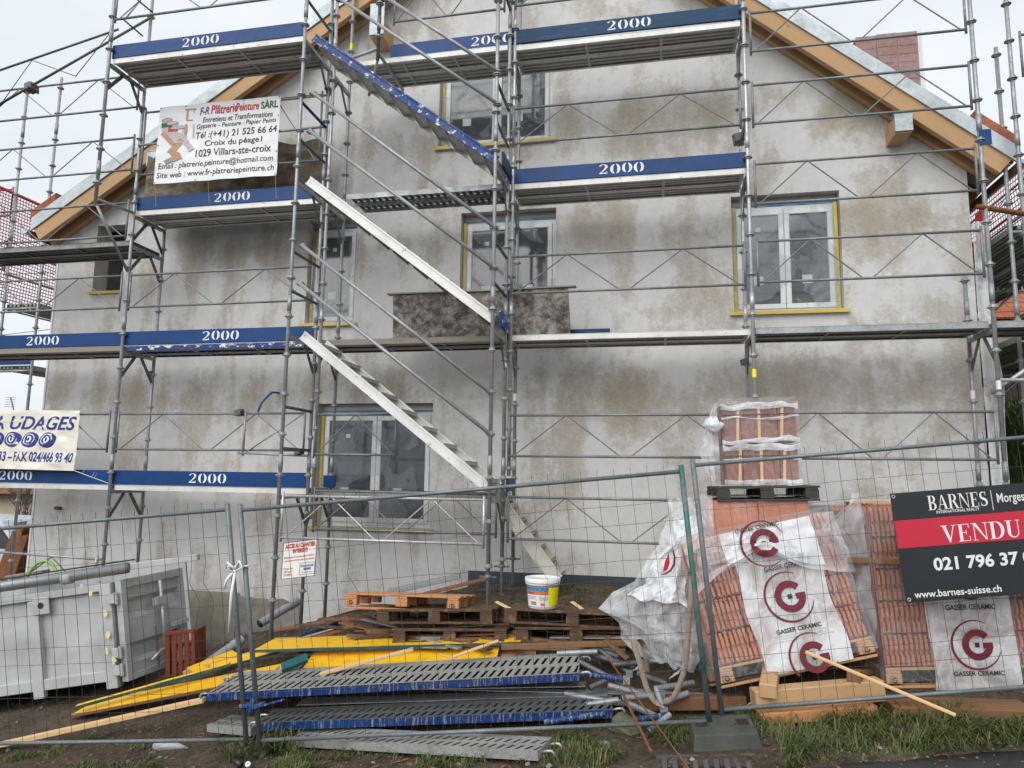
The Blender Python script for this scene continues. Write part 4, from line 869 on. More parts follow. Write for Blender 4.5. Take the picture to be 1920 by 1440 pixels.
# second banner, cut by the picture's left edge: the whole cloth hangs on the bay
b2 = Face(V(-10.58, YB, .035), (1, 0, -.012), (.012, 0, 1), 2.42, .86, rip(.02, 5))
ban = MB(); ban.grid(lambda u, v: b2.at(u, v), 60, 30); bn2 = ban.build('banner', M['banner_cream'], None, True, loc=(-9.4, YB, .05)); tag(bn2, 'cream banner with bold blue lettering of the scaffolding firm tied over a blue board', 'banner')
letter(b2, 'ECHAFA UDAGES', .02, .67, .985, .9, 'ink_blue', bn2, .018, .3, .004)
def oval(u, v, ru, rv, m, e, n=24):
    mb = MB(); b2.put(mb, [(u+ru*math.cos(2*math.pi*i/n)*(1+.12*math.sin(4*math.pi*i/n)), v+rv*math.sin(2*math.pi*i/n)) for i in range(n)], [tuple(range(n))], e); mb.build('logo', M[m], bn2)
for i, ch_ in enumerate('2000'):
    u = .42+i*.125; oval(u, .5, .06, .13, 'ink_blue', .004); oval(u-.008, .51, .04, .095, 'banner_white', .0052); oval(u-.008, .51, .034, .082, 'ink_blue', .0064); letter(b2, ch_, u-.028, .455, u+.012, .565, 'banner_white', bn2, .03, .1, .0076)
letter(b2, 'TEL 024/466 93 33 – FAX 024/466 93 40', .1, .13, .985, .3, 'ink_blue', bn2, .02, .15, .004)
mb = MB(); a = b2.at(.985, .02); e = V(XB, YF-.04, D0+.02); mb.tube(a, e, .004, 5)
for t in (.3, .55, .62): p = a.lerp(e, t); mb.tube(p, p+V(.05, -.01, .07), .002, 4)
mb.build('tie_cord', M['white_paint'], bn2)
# warning board wired between two uprights
sgn = thing('warning_sign', PY(560, 1085, YS-.05), 'small white sign with red lettering forbidding site access, wired to scaffold uprights', 'sign')
a = PY(527, 1086, YS-.05); b = PY(590, 1079, YS-.05); c = PY(532, 1018, YS-.05)
sf = Face(a, b-a, c-a, (b-a).length, (c-a).length)
mb = MB().obox(a+sf.n*-.006, sf.ux*sf.w, sf.uy*sf.h, sf.n*.006); mb.build('board', M['sign_white'], sgn)
mb = MB()
for p, q in (((0, 0), (1, 0)), ((1, 0), (1, 1)), ((1, 1), (0, 1)), ((0, 1), (0, 0))): mb.bar(sf.at(*p, .002), sf.at(*q, .002), .006, .008, sf.n)
mb.build('edge_trim', M['galv_dark'], sgn)
for body, u0, v0, u1, v1, m, bo in (('ACCES AU CHANTIER', .06, .82, .96, .95, 'ink_red', .05), ('INTERDIT!', .3, .68, .74, .8, 'ink_red', .05), ('Modification de l’échafaudage INTERDIT', .05, .54, .96, .6, 'ink_red', .01), ('L’entrepreneur décline toute responsabilité', .05, .45, .96, .51, 'ink_red', .01), ('Charge utile', .05, .24, .33, .3, 'ink_red', .01), ('200 kg/m²', .07, .15, .33, .21, 'ink_red', .01), ('2.0 kN/m²', .07, .07, .33, .13, 'ink_red', .01), ('ÉCHAFAUDAGES', .57, .27, .95, .34, 'ink_blue', .03), ('2000', .65, .18, .87, .25, 'ink_blue', .05), ('TEL. 024/466 93 33', .6, .1, .92, .14, 'ink_blue', .0)):
    letter(sf, body, u0, v0, u1, v1, m, sgn, bo, 0, .003)
mb = MB()
for p, q in (((.54, .06), (.98, .06)), ((.98, .06), (.98, .38)), ((.98, .38), (.54, .38)), ((.54, .38), (.54, .06))): mb.bar(sf.at(*p, .0015), sf.at(*q, .0015), .004, .002, sf.n)
mb.build('logo_frame', M['ink_blue'], sgn)

# mottled slabs standing on the deck in front of the middle window, and the old band behind the banner
YP = YF+.2
def slab(px, label, Y0, dep=.05):
    (x0, y0), (x1, y1), (x2, y2), (x3, y3) = px   # TL TR BR BL
    p = [PY(x, y, Y0) for x, y in px]; zb = D1+.003
    p[2].z = p[3].z = zb; t = thing('shuttering_panel', (p[3]+p[2])/2, label, 'panel')
    def fn(u, v):
        q = p[3].lerp(p[2], u).lerp(p[0].lerp(p[1], u), v); return q+V(0, .012*mnoise.noise(Vector((q.x*5, q.z*5, 2)))+.008*mnoise.noise(Vector((q.x*19, q.z*19, 2))), 0)
    mb = MB().grid(fn, 40, 22); mb.obox(p[3]+V(0, .02, 0), p[2]-p[3], V(0, dep, 0), p[0]-p[3]); mb.build('panel_face', M['weathered'], t, True)
    d = (p[1]-p[0]).normalized(); mb = MB(); mb.bar(p[0]-d*.08+V(0, .02, .012), p[1]+d*.1+V(0, .02, .012), .1, .018); mb.build('top_lip', M['timber_grey'], t)
slab([(737, 553), (945, 546), (945, 626), (737, 630)], 'wide mottled grey shuttering panel standing on the scaffold deck left of the stair posts', YP)
slab([(950, 545), (1066, 539), (1069, 620), (953, 624)], 'shorter blackened shuttering panel on the scaffold deck right of the stair posts', YP+.07)
q0 = PY(278, 292, YI-.05); q1 = PY(612, 285, YI-.05)
t = thing('shuttering_panel', ((q0.x+q1.x)/2, YI-.03, D2), 'long brown weathered panel standing on the deck behind the white banner', 'panel')
mb = MB().grid(lambda u, v: (lerp(q0.x, q1.x, u), YI-.06+.02*mnoise.noise(Vector((u*40, v*9, 1))), lerp(D2+.003, q0.z+.12*mnoise.noise(Vector((u*9, 4, 1))) if v == 1 else q0.z, v)), 60, 14); mb.box((q0.x, YI-.04, D2+.003), (q1.x, YI-.0, q0.z-.06)); mb.build('panel_face', M['stone_band'], t, True)

# ================================================================ SITE FENCE
FEX = V(1.0275, .0626, .1051); FEY = V(-.1133, -.105, .9528)
def fence(o, ex, ey, W, Hh, label, greens=False, bent=()):
    ex = ex.normalized(); ey = (ey-ex*ex.dot(ey)).normalized(); n = ex.cross(ey)
    t = thing('site_fence', o+ex*W/2, label, 'fence')
    P = lambda a, b, c=0: o+ex*a+ey*b+n*c
    for a in (0, W):
        u = MB().tube(P(a, -.06), P(a, Hh+.03), .021, 10).build('post', M['green_paint' if (greens and a > 0) else 'fence_steel'], t, True)
    for b in (.02, Hh-.02): MB().tube(P(.02, b), P(W-.02, b), .0165, 10).build('rail', M['fence_steel'], t, True)
    nv = int(W/.125)
    for i in range(1, nv):
        a = W*i/nv; pts = []
        for k in range(13):
            b = lerp(-.01, Hh+.05, k/12); pts.append(P(a+.006*mnoise.noise(Vector((a*3, b*3, o.x))), b, -.018+.006*mnoise.noise(Vector((a*5, b*4, 7)))))
        if i in bent: pts[7] += ex*.05; pts[8] -= ex*.035
        MB().pipe(pts, .002, 4).build('vertical_wire', M['wire'], t)
    for j in range(1, 9):
        b = Hh*j/9+(.04 if j % 2 else -.03)
        MB().pipe([P(W*k/14, b+.012*mnoise.noise(Vector((k*.7, j*3, o.x))), -.022-.0) for k in range(15)], .0021, 4).build('horizontal_wire', M['wire'], t)
    return t, P, n
mid, PM, nM = fence(V(-3.2492, 5.632, -2.1925), FEX, FEY, 3.62, 1.93, 'long middle panel of galvanised site fence with a green right post', True, (7, 19))
oL = ray(462, 1391)*5.85; exL = V(.9952, .0002, .0975); fl = fence(oL-exL.normalized()*3.62, exL, V(-.097, -.0998, .9903), 3.62, 1.93, 'galvanised site fence panel standing in front of the grey skip', False, (25, 26))
oR = ray(1353, 1336)*5.5; fr_, PR, nR = fence(oR, V(.985, .165, .098), V(-.113, -.03, .985), 3.62, 1.93, 'galvanised site fence panel carrying the black and red sold sign', False, (9,))
# clamps and the white cord that tie two panels together
a = PM(.0, .3); cl = MB().obox(a+V(-.14, -.04, -.02), V(.2, 0, .02), V(0, .08, 0), V(0, 0, .03)); cl.tube(a+V(-.05, -.06, -.02), a+V(.3, -.1, .1), .012, 6); cl.tube(a+V(-.02, -.06, -.04), a+V(-.02, -.03, .07), .02, 8)
tag(bevel(cl.build('fence_clamp', M['blue_scratched'], None, loc=a), .006), 'blue steel clamp joining two fence posts near the ground', 'clamp')
a = PM(0, 1.42, .0); b = oL+V(-.097, -.0998, .9903)*1.42; mb = MB(); c = (a+b)/2
mb.pipe([c+V(.1*math.cos(t*.63), .045*math.sin(t*.63), .01*t*.3) for t in range(11)], .008, 6); 
for pts in ([(0, -.05, 0), (-.06, -.07, -.08), (-.08, -.07, -.16)], [(0, -.05, 0), (-.01, -.07, -.2), (-.02, -.06, -.5)], [(0, -.05, 0), (.05, -.08, .07), (.08, -.07, .03), (.01, -.06, -.01)], [(0, -.05, 0), (-.06, -.08, .06), (-.08, -.07, .0), (0, -.06, -.02)]): mb.pipe([c+V(*p) for p in pts], [.012]*(len(pts)-1)+[.008], 6)
tag(mb.build('tie_cord', M['white_paint'], None, True, loc=c), 'white cord knotted round two fence posts', 'cord')
# fence feet
def foot(c, ex, w, d, h, mat, name, label, grp=None):
    ez = V(0, 0, 1); ex = ex.normalized(); ey = ez.cross(ex).normalized(); ez = ex.cross(ey)
    t = thing(name, c, label, 'ballast block'); B = lambda x, y, z: c+ex*x+ey*y+ez*z
    mb = MB(); t2 = .8
    lo = [B(sx*w/2, sy*d/2, -.03) for sx, sy in ((-1, -1), (1, -1), (1, 1), (-1, 1))]; hi = [B(sx*w/2*(t2+.1), sy*d/2*.92-.0, h) for sx, sy in ((-1, -1), (1, -1), (1, 1), (-1, 1))]
    mb.add(lo+hi, [(0, 3, 2, 1), (4, 5, 6, 7), (0, 1, 5, 4), (1, 2, 6, 5), (2, 3, 7, 6), (3, 0, 4, 7)]); o = mb.build('block', M[mat], t); bevel(o, .012, 2)
    for s in (-1, 1):                           # hand-hold pockets: their shade painted as flat black quads, with raised rims
        mb = MB(); a = [B(s*w*.3-.045, -d*.22, h+.001), B(s*w*.3+.045, -d*.22, h+.001), B(s*w*.3+.045, d*.2, h+.001), B(s*w*.3-.045, d*.2, h+.001)]
        mb.add(a, [(0, 1, 2, 3)]); mb.build('pocket_shade', M['black'], t)
        for q in (-.26, .22): MB().obox(B(s*w*.3-.06, d*q, h), ex*.12, ey*.018, ez*.018).build('rim', M[mat], t)
    return t
foot(PG(1358, 1392)+V(0, .0, .01), V(1, .05, .105), .5, .46, .12, 'rubber_block', 'ballast_block', 'dark concrete fence foot with two hand pockets on the grass verge beside the drain')
c = PG(480, 1412); t = thing('ballast_block', c, 'mossy broken concrete fence foot among long grass blades', 'ballast block')
mb = MB()
for (x, w_, h_, d_) in ((-.1, .13, .1, .2), (.09, .1, .15, .18), (.0, .2, .05, .2)): mb.grid(lambda u, v: c+V(x+w_*.5*math.cos(u*6.283)*math.sin(max(.02, v)*1.57)**.5, d_*.5*math.sin(u*6.283)*math.sin(max(.02, v)*1.57)**.5, h_*math.cos(v*1.57)+.02*mnoise.noise(Vector((u*9, v*6, x)))), 18, 8)
mb.build('block', M['mossy'], t, True)

# ---------------------------------------------------------------- sold sign on the right-hand panel
fo = oR-nR*-.0; nS = nR
def onf(x, y, e=.045): return PP(x, y, oR+nR*e, nR)
a = onf(1699, 1131); b = onf(1920, 1114); c = onf(1665, 926)
ux = (b-a).normalized(); uy = (c-a); uy = (uy-ux*ux.dot(uy)); hS = uy.length
S2 = Face(a, ux, uy, 1.62, hS)
def uv(x, y): p = onf(x, y)-S2.o; return p.dot(S2.ux)/S2.w, p.dot(S2.uy)/S2.h
ss = thing('sold_sign', S2.at(.5, 0), 'black estate agent board with red band and white lettering, tied to the fence', 'sign')
MB().obox(S2.at(0, 0, -.006), S2.ux*S2.w, S2.uy*S2.h, S2.n*.006).build('board', M['sign_black'], ss)
v0 = uv(1680, 1029)[1]; v1 = uv(1674, 977)[1]; mb = MB(); S2.put(mb, [(0, v0), (1, v0), (1, v1), (0, v1)], [(0, 1, 2, 3)], .002); mb.build('red_band', M['sign_red'], ss)
def ubox(px0, py0, px1, py1): a_ = uv(px0, py1); b_ = uv(px1, py0); return a_[0], (a_[1]+uv(px1, py1-(py1-py0)*0)[1]*0), b_[0], b_[1]
def tb(body, xl, yb_, xr, yt, m, fn, **k):      # px of bottom-left and of top-right
    u0, v0 = uv(xl, yb_); u1, v1 = uv(xr, yt); fn(S2, body, u0, v0, u1, v1, m, ss, **k)
tb('BARNES', 1741, 957, 1849, 921, 'white_paint', serif, sp=.03, e=.002); tb('INTERNATIONAL REALTY', 1756, 963, 1836, 951, 'white_paint', letter, bold=.01)
u, v = uv(1862, 956); mb = MB(); u2, v2 = uv(1857, 919); S2.put(mb, [(u, v), (u+.003, v), (u+.003, v2), (u, v2)], [(0, 1, 2, 3)], .002); mb.build('divider', M['white_paint'], ss)
tb('Morges', 1871, 948, 1918, 921, 'white_paint', letter, bold=.01); tb('VENDU', 1767, 1018, 1912, 974, 'white_paint', serif, sp=.04, e=.004)
u0, v0 = uv(1752, 1071); u1, v1 = uv(1918, 1034); letter(S2, '021 796 37 00', u0, v0, u0+(u1-u0)*1.19, v1+.008, 'white_paint', ss, .03, 0)
tb('www.barnes-suisse.ch', 1715, 1122, 1876, 1096, 'white_paint', letter, bold=.015)
for (u, v) in ((.012, .97), (.015, .03), (.985, .97), (.985, .03)):
    p = S2.at(u, v, .004); MB().pipe([p+S2.ux*(.012*math.cos(k*.785))+S2.uy*(.012*math.sin(k*.785)) for k in range(9)], .004, 6).build('eyelet', M['alu'], ss)

# ================================================================ GREY SKIP
sp0 = V(-5.986, 7.343, -2.42); SX = V(.985, .172, .155).normalized(); SYd = V(-.172, .985, .03); SYd = (SYd-SX*SX.dot(SYd)).normalized(); SZ = SX.cross(SYd).normalized()
skip = thing('skip', sp0-SX*2.5, 'pale grey steel skip container with rolled cover bar behind the fence', 'skip')
sk = lambda a, b, c: sp0+SX*a+SYd*b+SZ*c
def sbox(a0, b0, c0, a1, b1, c1, name, mat='skip_grey', bev=.006, parent=None):
    o = MB().obox(sk(a0, b0, c0), SX*(a1-a0), SYd*(b1-b0), SZ*(c1-c0)).build(name, M[mat], parent or skip)
    return bevel(o, bev) if bev else o
HS = 1.16; LS = 5.2; WS = 1.75
mb = MB()
def dent(u, v, k): return .03*mnoise.noise(Vector((u*4, v*2.2, k)))+.01*mnoise.noise(Vector((u*11, v*6, k)))
mb.grid(lambda u, v: sk(-LS*(1-u), -.0+dent(u*3, v, 1), .1+(HS-.14)*v), 80, 16); mb.build('side_panel', M['skip_grey'], skip, True)
sbox(-LS, WS-.05, .1, 0, WS, HS, 'side_panel'); sbox(-LS, .02, .08, 0, WS-.06, .12, 'floor_plate'); sbox(-LS-.05, 0, .1, -LS, WS, HS, 'end_panel')
sbox(-LS, -.05, HS-.06, -.0, .03, HS+.02, 'top_rail'); sbox(-LS, -.06, .1, .0, -.002, .22, 'bottom_rail')
for k in range(5): a = -.0-.12-k*.82-.0; sbox(a-1.06+.22, -.075, .02, a-1.06+.34, -.003, HS-.065, 'side_rib')
sbox(-.13, -.07, .02, .0, .05, HS+.02, 'corner_post')
for a in (-.75, -2.4): 
    sbox(a-.14, -.09, HS-.22, a+.05, -.076, HS-.03, 'lifting_plate'); MB().tube(sk(a-.045, -.093, HS-.12), sk(a-.045, -.0905, HS-.12), .035, 14).build('lifting_hole', M['black'], skip)
for c in (.16, .55-.2, .95): 
    hg = sbox(-.02, -.1, c, .06, -.072, c+.11, 'hinge'); MB().tube(sk(.06, -.07, c-.01), sk(.06, -.07, c+.12), .022, 8).build('hinge_pin', M['skip_grey'], skip)
# end door with pressed ribs, lock bar, chain
DX = (V(.06, .99, .03)).normalized(); DL = 1.0; d0 = sk(.07, -.03, .1)
dp = lambda u, c, e=0: d0+DX*u+SZ*c+DX.cross(SZ)*e
mb = MB(); prof = [(0, 0), (.12, 0), (.17, -.05), (.3, -.05), (.35, 0), (.62, 0), (.67, -.05), (.8, -.05), (.85, 0), (.98, 0)]
n = len(prof); 
vsd = [dp(u, c+.02, e) for u in (.05, DL-.06) for c, e in prof]; mb.add(vsd, [(i, i+1, n+i+1, n+i) for i in range(n-1)]); door = mb.build('end_door', M['skip_grey'], skip)
for u0, u1, c0, c1 in ((0, DL, 1.0, 1.09), (0, DL, -.03, .03), (0, .07, .031, .999), (DL-.07, DL, .031, .999)): MB().obox(dp(u0, c0, -.04), DX*(u1-u0), SZ*(c1-c0), DX.cross(SZ)*.08).build('door_frame', M['skip_grey'], door)
MB().tube(dp(.56, .0, .075), dp(.56, 1.0, .075), .022, 8).build('lock_bar', M['alu'], door, True); MB().obox(dp(.44, .72, .05), DX*.3, SZ*.09, DX.cross(SZ)*.06).build('latch_box', M['skip_grey'], door); MB().obox(dp(.7, .42, .05), DX*.26, SZ*.05, DX.cross(SZ)*.05).build('latch_handle', M['skip_grey'], door)
mb = MB()
for k in range(9): p = dp(.42, .46-.05*k, .085); mb.pipe([p+V(.012*math.cos(j*1.05), .0, .022*math.sin(j*1.05)) if k % 2 else p+V(0, .012*math.cos(j*1.05), .022*math.sin(j*1.05)) for j in range(7)], .0045, 5)
mb.build('chain', M['rust'], door)
MB().pipe([dp(.3, .12, .1), dp(.45, .2, .12), dp(.7, .15, .12), dp(.85, .22, .1)], .02, 8).build('chain_lever', M['alu'], door, True)
# rolled cover bar along the top edge
MB().pipe([sk(-LS, -.03, HS+.12), sk(.2, -.03, HS+.16)], .062, 14).build('cover_roll', M['skip_tarp'], skip, True); MB().obox(sk(-LS, .0, HS+.2), SX*(LS+.22)+SZ*.03, SYd*.1, SZ*.012).build('cover_flap', M['black'], skip)
for a in (-.55, -2.2): MB().tube(sk(a, -.03, HS+.14), sk(a+.1, -.03, HS+.142), .07, 14).build('roll_collar', M['skip_grey'], skip, True)
sbox(.22, -.02, HS+.13, 1.0, .06, HS+.2, 'roll_rail')
for a, c in ((-.06, .86), (-.04, .62), (-.07, .45), (.0, .33), (-.2, 1.1), (-.3, 1.2)):
    p = sk(a, -.11, c); tag  # splashes of dried foam
    mb = MB(); rr_ = random.uniform(.018, .035); mb.add([p+SX*(rr_*math.cos(k*.9)*random.uniform(.5, 1.3))+SZ*(rr_*1.4*math.sin(k*.9)*random.uniform(.6, 1.3)) for k in range(7)], [tuple(range(7))]); mb.build('foam_splash', M['foam'], skip)
# load: green hose over the rail, grey boards, rubble edge
hc = sk(-1.35, .5, HS+.16); h = PY(85, 1050, 8.3)
hz_ = MB().pipe([PY(50, 1085, 8.2), PY(58, 1068, 8.2), PY(70, 1056, 8.25), PY(85, 1051, 8.3), PY(98, 1058, 8.3), PY(106, 1072, 8.25), PY(110, 1082, 8.2)], .022, 8).build('garden_hose', M['hose_green'], None, True, loc=h); tag(hz_, 'bright green hose looped over a rail above the skip', 'hose')
hr = thing('handrail_tube', PY(90, 1040, 8.45), 'thin horizontal scaffold rail above the skip', 'rail'); MB().tube(PY(-20, 1034, 8.45), PY(190, 1049, 8.45), .017, 8).build('tube', M['galv'], hr, True); MB().tube(PY(182, 1042, 8.45), PY(178, 1075, 8.45), .02, 8).build('end_post', M['galv'], hr, True); MB().tube(PY(97, 1044, 8.45), PY(130, 1080, 8.45), .009, 6).build('brace', M['galv_dark'], hr); MB().tube(PY(97, 1044, 8.45), PY(37, 1088, 8.45), .009, 6).build('brace', M['galv_dark'], hr)
a = PY(18, 1082, 8.3); b = PY(86, 1072, 8.4); tag(beam('plank', a, b, .2, .05, 'timber_grey', None), 'short weathered grey plank on the load in the skip', 'plank')

# red-brown slatted crate leaning by the skip door
c0 = PG(300, 1272); cx = V(.98, .1, .1).normalized(); cy = V(-.15, .98, .05); cy = (cy-cx*cx.dot(cy)).normalized(); cz = cx.cross(cy)
c0 = PY(310, 1270, 7.55); cr_ = thing('wooden_crate', c0, 'red-brown slatted wooden crate standing on end beside the skip door', 'crate')
for i in range(5): a = c0+cx*(.035+.073*i); beam('slat', a+cx*.012*i*.3, a+cz*.5+cx*(.02+.012*i*.3), .05+.012*(i % 2), .014, 'timber_red', cr_, V(0, 1, 0)); 
for s in (0, .36): beam('side_board', c0+cx*s+cy*.12, c0+cx*(s+.02)+cy*.12+cz*.5, .02, .22, 'timber_red', cr_, cy)
beam('rail', c0+cx*.02+cz*.49-cy*.0, c0+cx*.38+cz*.5, .03, .04, 'timber_red', cr_); beam('rail', c0+cx*.0+cz*.3+cy*.2, c0+cx*.38+cz*.3+cy*.2, .02, .05, 'timber_red', cr_)

# grey drain pipes
for (p, q, Ya, Yb, r, lab) in (((372, 1256), (452, 1200), 7.6, 8.1, .055, 'long grey plastic drain pipe sloping up behind the yellow boards'), ((487, 1170), (557, 1128), 8.3, 8.9, .05, 'short grey plastic drain pipe with an open end against the plinth')):
    a = PY(*p, Ya); b = PY(*q, Yb); d = (b-a).normalized(); t = thing('drain_pipe', a, lab, 'pipe'); mb = MB(); mb.pipe([a, b], r, 16, False); mb.build('tube', M['pvc_grey'], t, True); MB().pipe([a+d*.001, b], r*.88, 16, True).build('bore', M['black'], t, True); MB().pipe([b-d*.14, b+d*.01], r*1.14, 16, False).build('socket', M['pvc_grey'], t, True)

# ================================================================ PILES
def plank(name, a, b, w, label, group=None, edge='blue_scratched', top='deck_steel', tilt=0., rows=2, hook=True, h=.065, flip=False):
    # perforated steel scaffold plank: a, b front top edge, slots are real holes
    a = Vector(a); b = Vector(b); ex = (b-a).normalized(); L = (b-a).length; ey = V(0, 0, 1).cross(ex).normalized(); ey = (ey+V(0, 0, tilt)).normalized(); ey = (ey-ex*ex.dot(ey)).normalized(); ez = ex.cross(ey)
    t = thing(name, (a+b)/2, label, 'scaffold plank', group); Q = lambda x, y, z: a+ex*x+ey*y+ez*z
    mb = MB(); n = int(L/.075); e = .03; pit = (w-2*e)/rows
    mb.obox(Q(0, .0035, -.003), ex*L, ey*(e-.0035), ez*.003); mb.obox(Q(0, w-e, -.003), ex*L, ey*(e-.0035), ez*.003)
    for r in range(rows):
        y0 = e+r*pit; ys_ = y0+pit*.68; s = .035
        for k in range(n+1):
            x0 = max(0, L*(k-.3)/n); x1 = min(L, L*(k+.3)/n); xs = min(L, x1+s); x0s = min(L, x0+s)
            mb.add([Q(x0, y0, 0), Q(x1, y0, 0), Q(xs, ys_, 0), Q(x0s, ys_, 0), Q(x0, y0, -.004), Q(x1, y0, -.004), Q(xs, ys_, -.004), Q(x0s, ys_, -.004)], [(0, 1, 2, 3), (7, 6, 5, 4), (1, 5, 6, 2), (0, 3, 7, 4)])
        mb.obox(Q(0, ys_, -.003), ex*L, ey*(pit*.32), ez*.003)
    o = mb.build('grating', M[top], t); o['kind'] = 'stuff'
    MB().obox(Q(0, 0, -h), ex*L, ey*.0033, ez*h).obox(Q(0, .0034, -h), ex*L, ey*.03, ez*.003).build('front_flange', M[edge], t)
    MB().obox(Q(0, w-.0033, -h), ex*L, ey*.0033, ez*h).build('back_flange', M['deck_steel'], t); MB().obox(Q(.02, .004, -h+.005), ex*(L-.04), ey*(w-.008), ez*.003).build('slot_shade', M['black'], t)  # black sheet added under the slots as the shade inside the plank
    for x in (.0, L-.004): MB().obox(Q(x, .0034, -h), ex*.004, ey*(w-.0068), ez*(h-.005)).build('end_plate', M['deck_steel'], t)
    if hook:
        for x, s in ((L, 1), (0, -1)):
            for y in (.08, w-.08): MB().pipe([Q(x, y, -.03), Q(x+s*.05, y, -.02), Q(x+s*.08, y, -.02), Q(x+s*.1, y, -.04), Q(x+s*.09, y, -.065)], .011, 6).build('hook', M['alu'], t, True)
    return t
G1 = 'scaffold planks dumped by the fence'
plank('scaffold_plank', PG(540, 1384, .09), PG(1008, 1409, .1), .32, 'grey perforated plank on the ground poking out under the fence', G1, 'deck_steel')
plank('scaffold_plank', PY(480, 1356, 5.93), PY(1148, 1331, 6.15), .34, 'perforated plank with worn blue edge just above the fence bottom rail', G1, 'blue_scratched', 'galv_dark', .05)
plank('scaffold_plank', PY(388, 1358, 6.1), PY(470, 1366, 5.98), .3, 'dusty plank end showing left of the fence posts, under the blue-edged plank', G1, 'deck_steel', hook=False)
# plain channels lying on their sides between the planks
def channel(a, b, h, d, label, mat='galv_dark'):
    a = Vector(a); b = Vector(b); ex = (b-a).normalized(); ey = V(0, 0, 1).cross(ex).normalized(); ez = ex.cross(ey); L = (b-a).length
    t = thing('steel_channel', (a+b)/2, label, 'channel'); Q = lambda x, y, z: a+ex*x+ey*y+ez*z
    MB().obox(Q(0, 0, -h), ex*L, ey*.005, ez*h).build('web', M[mat], t); MB().obox(Q(0, .0052, -.006), ex*L, ey*d, ez*.006).build('flange', M[mat], t); MB().obox(Q(0, -.02, -h-.006), ex*L, ey*(d+.02), ez*.0058).build('flange', M[mat], t)
    for x in (.28*L, .6*L, .9*L): MB().lathe([(.0, .012), (.025, .01), (.04, .002), (.04, 0)], (0, 0, 0), 12).build('boss', M[mat], t, True); o = [c_ for c_ in t.children][-1]; o.location = Q(x, -.001, -h*.5)-org(t); o.rotation_euler = (R(90), 0, 0)
    return t
channel(PY(555, 1322, 6.32), PY(1138, 1303, 6.5), .13, .2, 'wide dull grey steel channel lying on the blue-edged plank', 'galv'); channel(PY(560, 1296, 6.42), PY(1098, 1287, 6.6), .1, .16, 'smooth grey channel sandwiched under the top plank of the pile', 'alu')
plank('scaffold_plank', PY(386, 1301, 6.05), PY(1086, 1262, 6.4), .6, 'broad perforated plank with blue edge on top of the metal pile', G1, 'blue_scratched', 'deck_steel', .06, 2)
plank('scaffold_plank', PY(840, 1316, 6.3), PY(1150, 1300, 6.5), .3, 'grey perforated plank end stacked right of the channels', G1, 'deck_steel') if False else None
def board(name, fl, fr, depth, th, mat, edge, label, cat, group=None, tilt=0., sag=0, endmat=None):
    # sheet: front-left, front-right bottom corners, depth backwards; coloured long edges
    a = Vector(fl); b = Vector(fr); ex = (b-a).normalized(); L = (b-a).length; ey = V(0, 0, 1).cross(ex).normalized(); ey = (ey+V(0, 0, tilt)).normalized(); ey = (ey-ex*ex.dot(ey)).normalized(); ez = ex.cross(ey)
    t = thing(name, (a+b)/2, label, cat, group); n = 12
    me = MB(); me.grid(lambda u, v: V(u*L, v*depth, th+sag*math.sin(u*3.14)+.004*mnoise.noise(Vector((u*6, v*2, a.x)))), n, 2); me.grid(lambda u, v: V(u*L, v*depth, 0+sag*math.sin(u*3.14)), n, 2, True)
    o = link('face', me.mesh('face', M[mat]), t, a, rotm(ex, ey, ez))
    me = MB()
    for y in (0, depth): me.grid(lambda u, v: V(u*L, y+(-.0015 if y == 0 else .0015), v*th+sag*math.sin(u*3.14)), n, 1)
    link('long_edge', me.mesh('long_edge', M[edge]), t, a, rotm(ex, ey, ez))
    me = MB()
    for x in (0, L): me.add([V(x, 0, 0), V(x, depth, 0), V(x, depth, th), V(x, 0, th)], [(0, 1, 2, 3)])
    link('end_edge', me.mesh('end_edge', M[endmat or 'timber']), t, a, rotm(ex, ey, ez)); return t
G2 = 'yellow formwork boards'
wood('yellow_wood', (.8, .48, .015), (.72, .4, .012), False, .45, 1, (.62, .33, .02)); M = MATS
board('formwork_board', PY(476, 1224, 7.0), PY(976, 1209, 7.2), .5, .03, 'yellow_wood', 'teal', 'long yellow board with dark teal edge under the brown pallets', 'board', G2, .03)
board('formwork_board', PY(560, 1268, 6.75), PY(930, 1248, 6.95), .5, .027, 'yellow_wood', 'timber', 'wide yellow board lying behind the top metal plank', 'board', G2, .24)
board('formwork_board', PG(133, 1346, .05), PY(545, 1266, 6.62), .34, .028, 'yellow_wood', 'timber_brown', 'yellow board sloping down towards the skip, its far end on the pile', 'board', G2, .15)
board('formwork_board', PG(142, 1330, .14), PY(430, 1250, 6.95), .05, .03, 'yellow_wood', 'teal', 'narrow teal-edged yellow batten behind the sloping yellow board', 'board', G2, .2)
board('formwork_board', PY(395, 1262, 6.95), PY(560, 1214, 7.4), .16, .028, 'yellow_wood', 'teal', 'yellow board with teal edge running back into the pile', 'board', G2, .2)
board('formwork_board', PY(365, 1266, 7.2), PY(450, 1232, 7.7), .16, .028, 'yellow_wood', 'timber', 'yellow board end near the slatted crate', 'board', G2, .2)
board('formwork_board', PY(530, 1262, 6.58), PY(578, 1242, 6.68), .1, .035, 'teal', 'teal', 'short teal board offcut on the sloping yellow board', 'board', None, .6)
board('formwork_board', PY(935, 1250, 7.0), PY(1004, 1246, 7.05), .4, .025, 'timber', 'timber_brown', 'brown board end beside the wide yellow board', 'board', None, .1)
def stick(name, p, q, Ya, Yb, w, h, mat, label, cat='lath', group=None):
    a = PY(*p, Ya) if Ya else PG(*p, .02); b = PY(*q, Yb) if Yb else PG(*q, .02); o = beam(name, a, b, w, h, mat, None); tag(o, label, cat, group); return o
stick('wooden_lath', (-25, 1402), (384, 1312), 5.95, 6.35, .07, .045, 'timber_pale', 'long pale lath running from the top plank down to the ground')
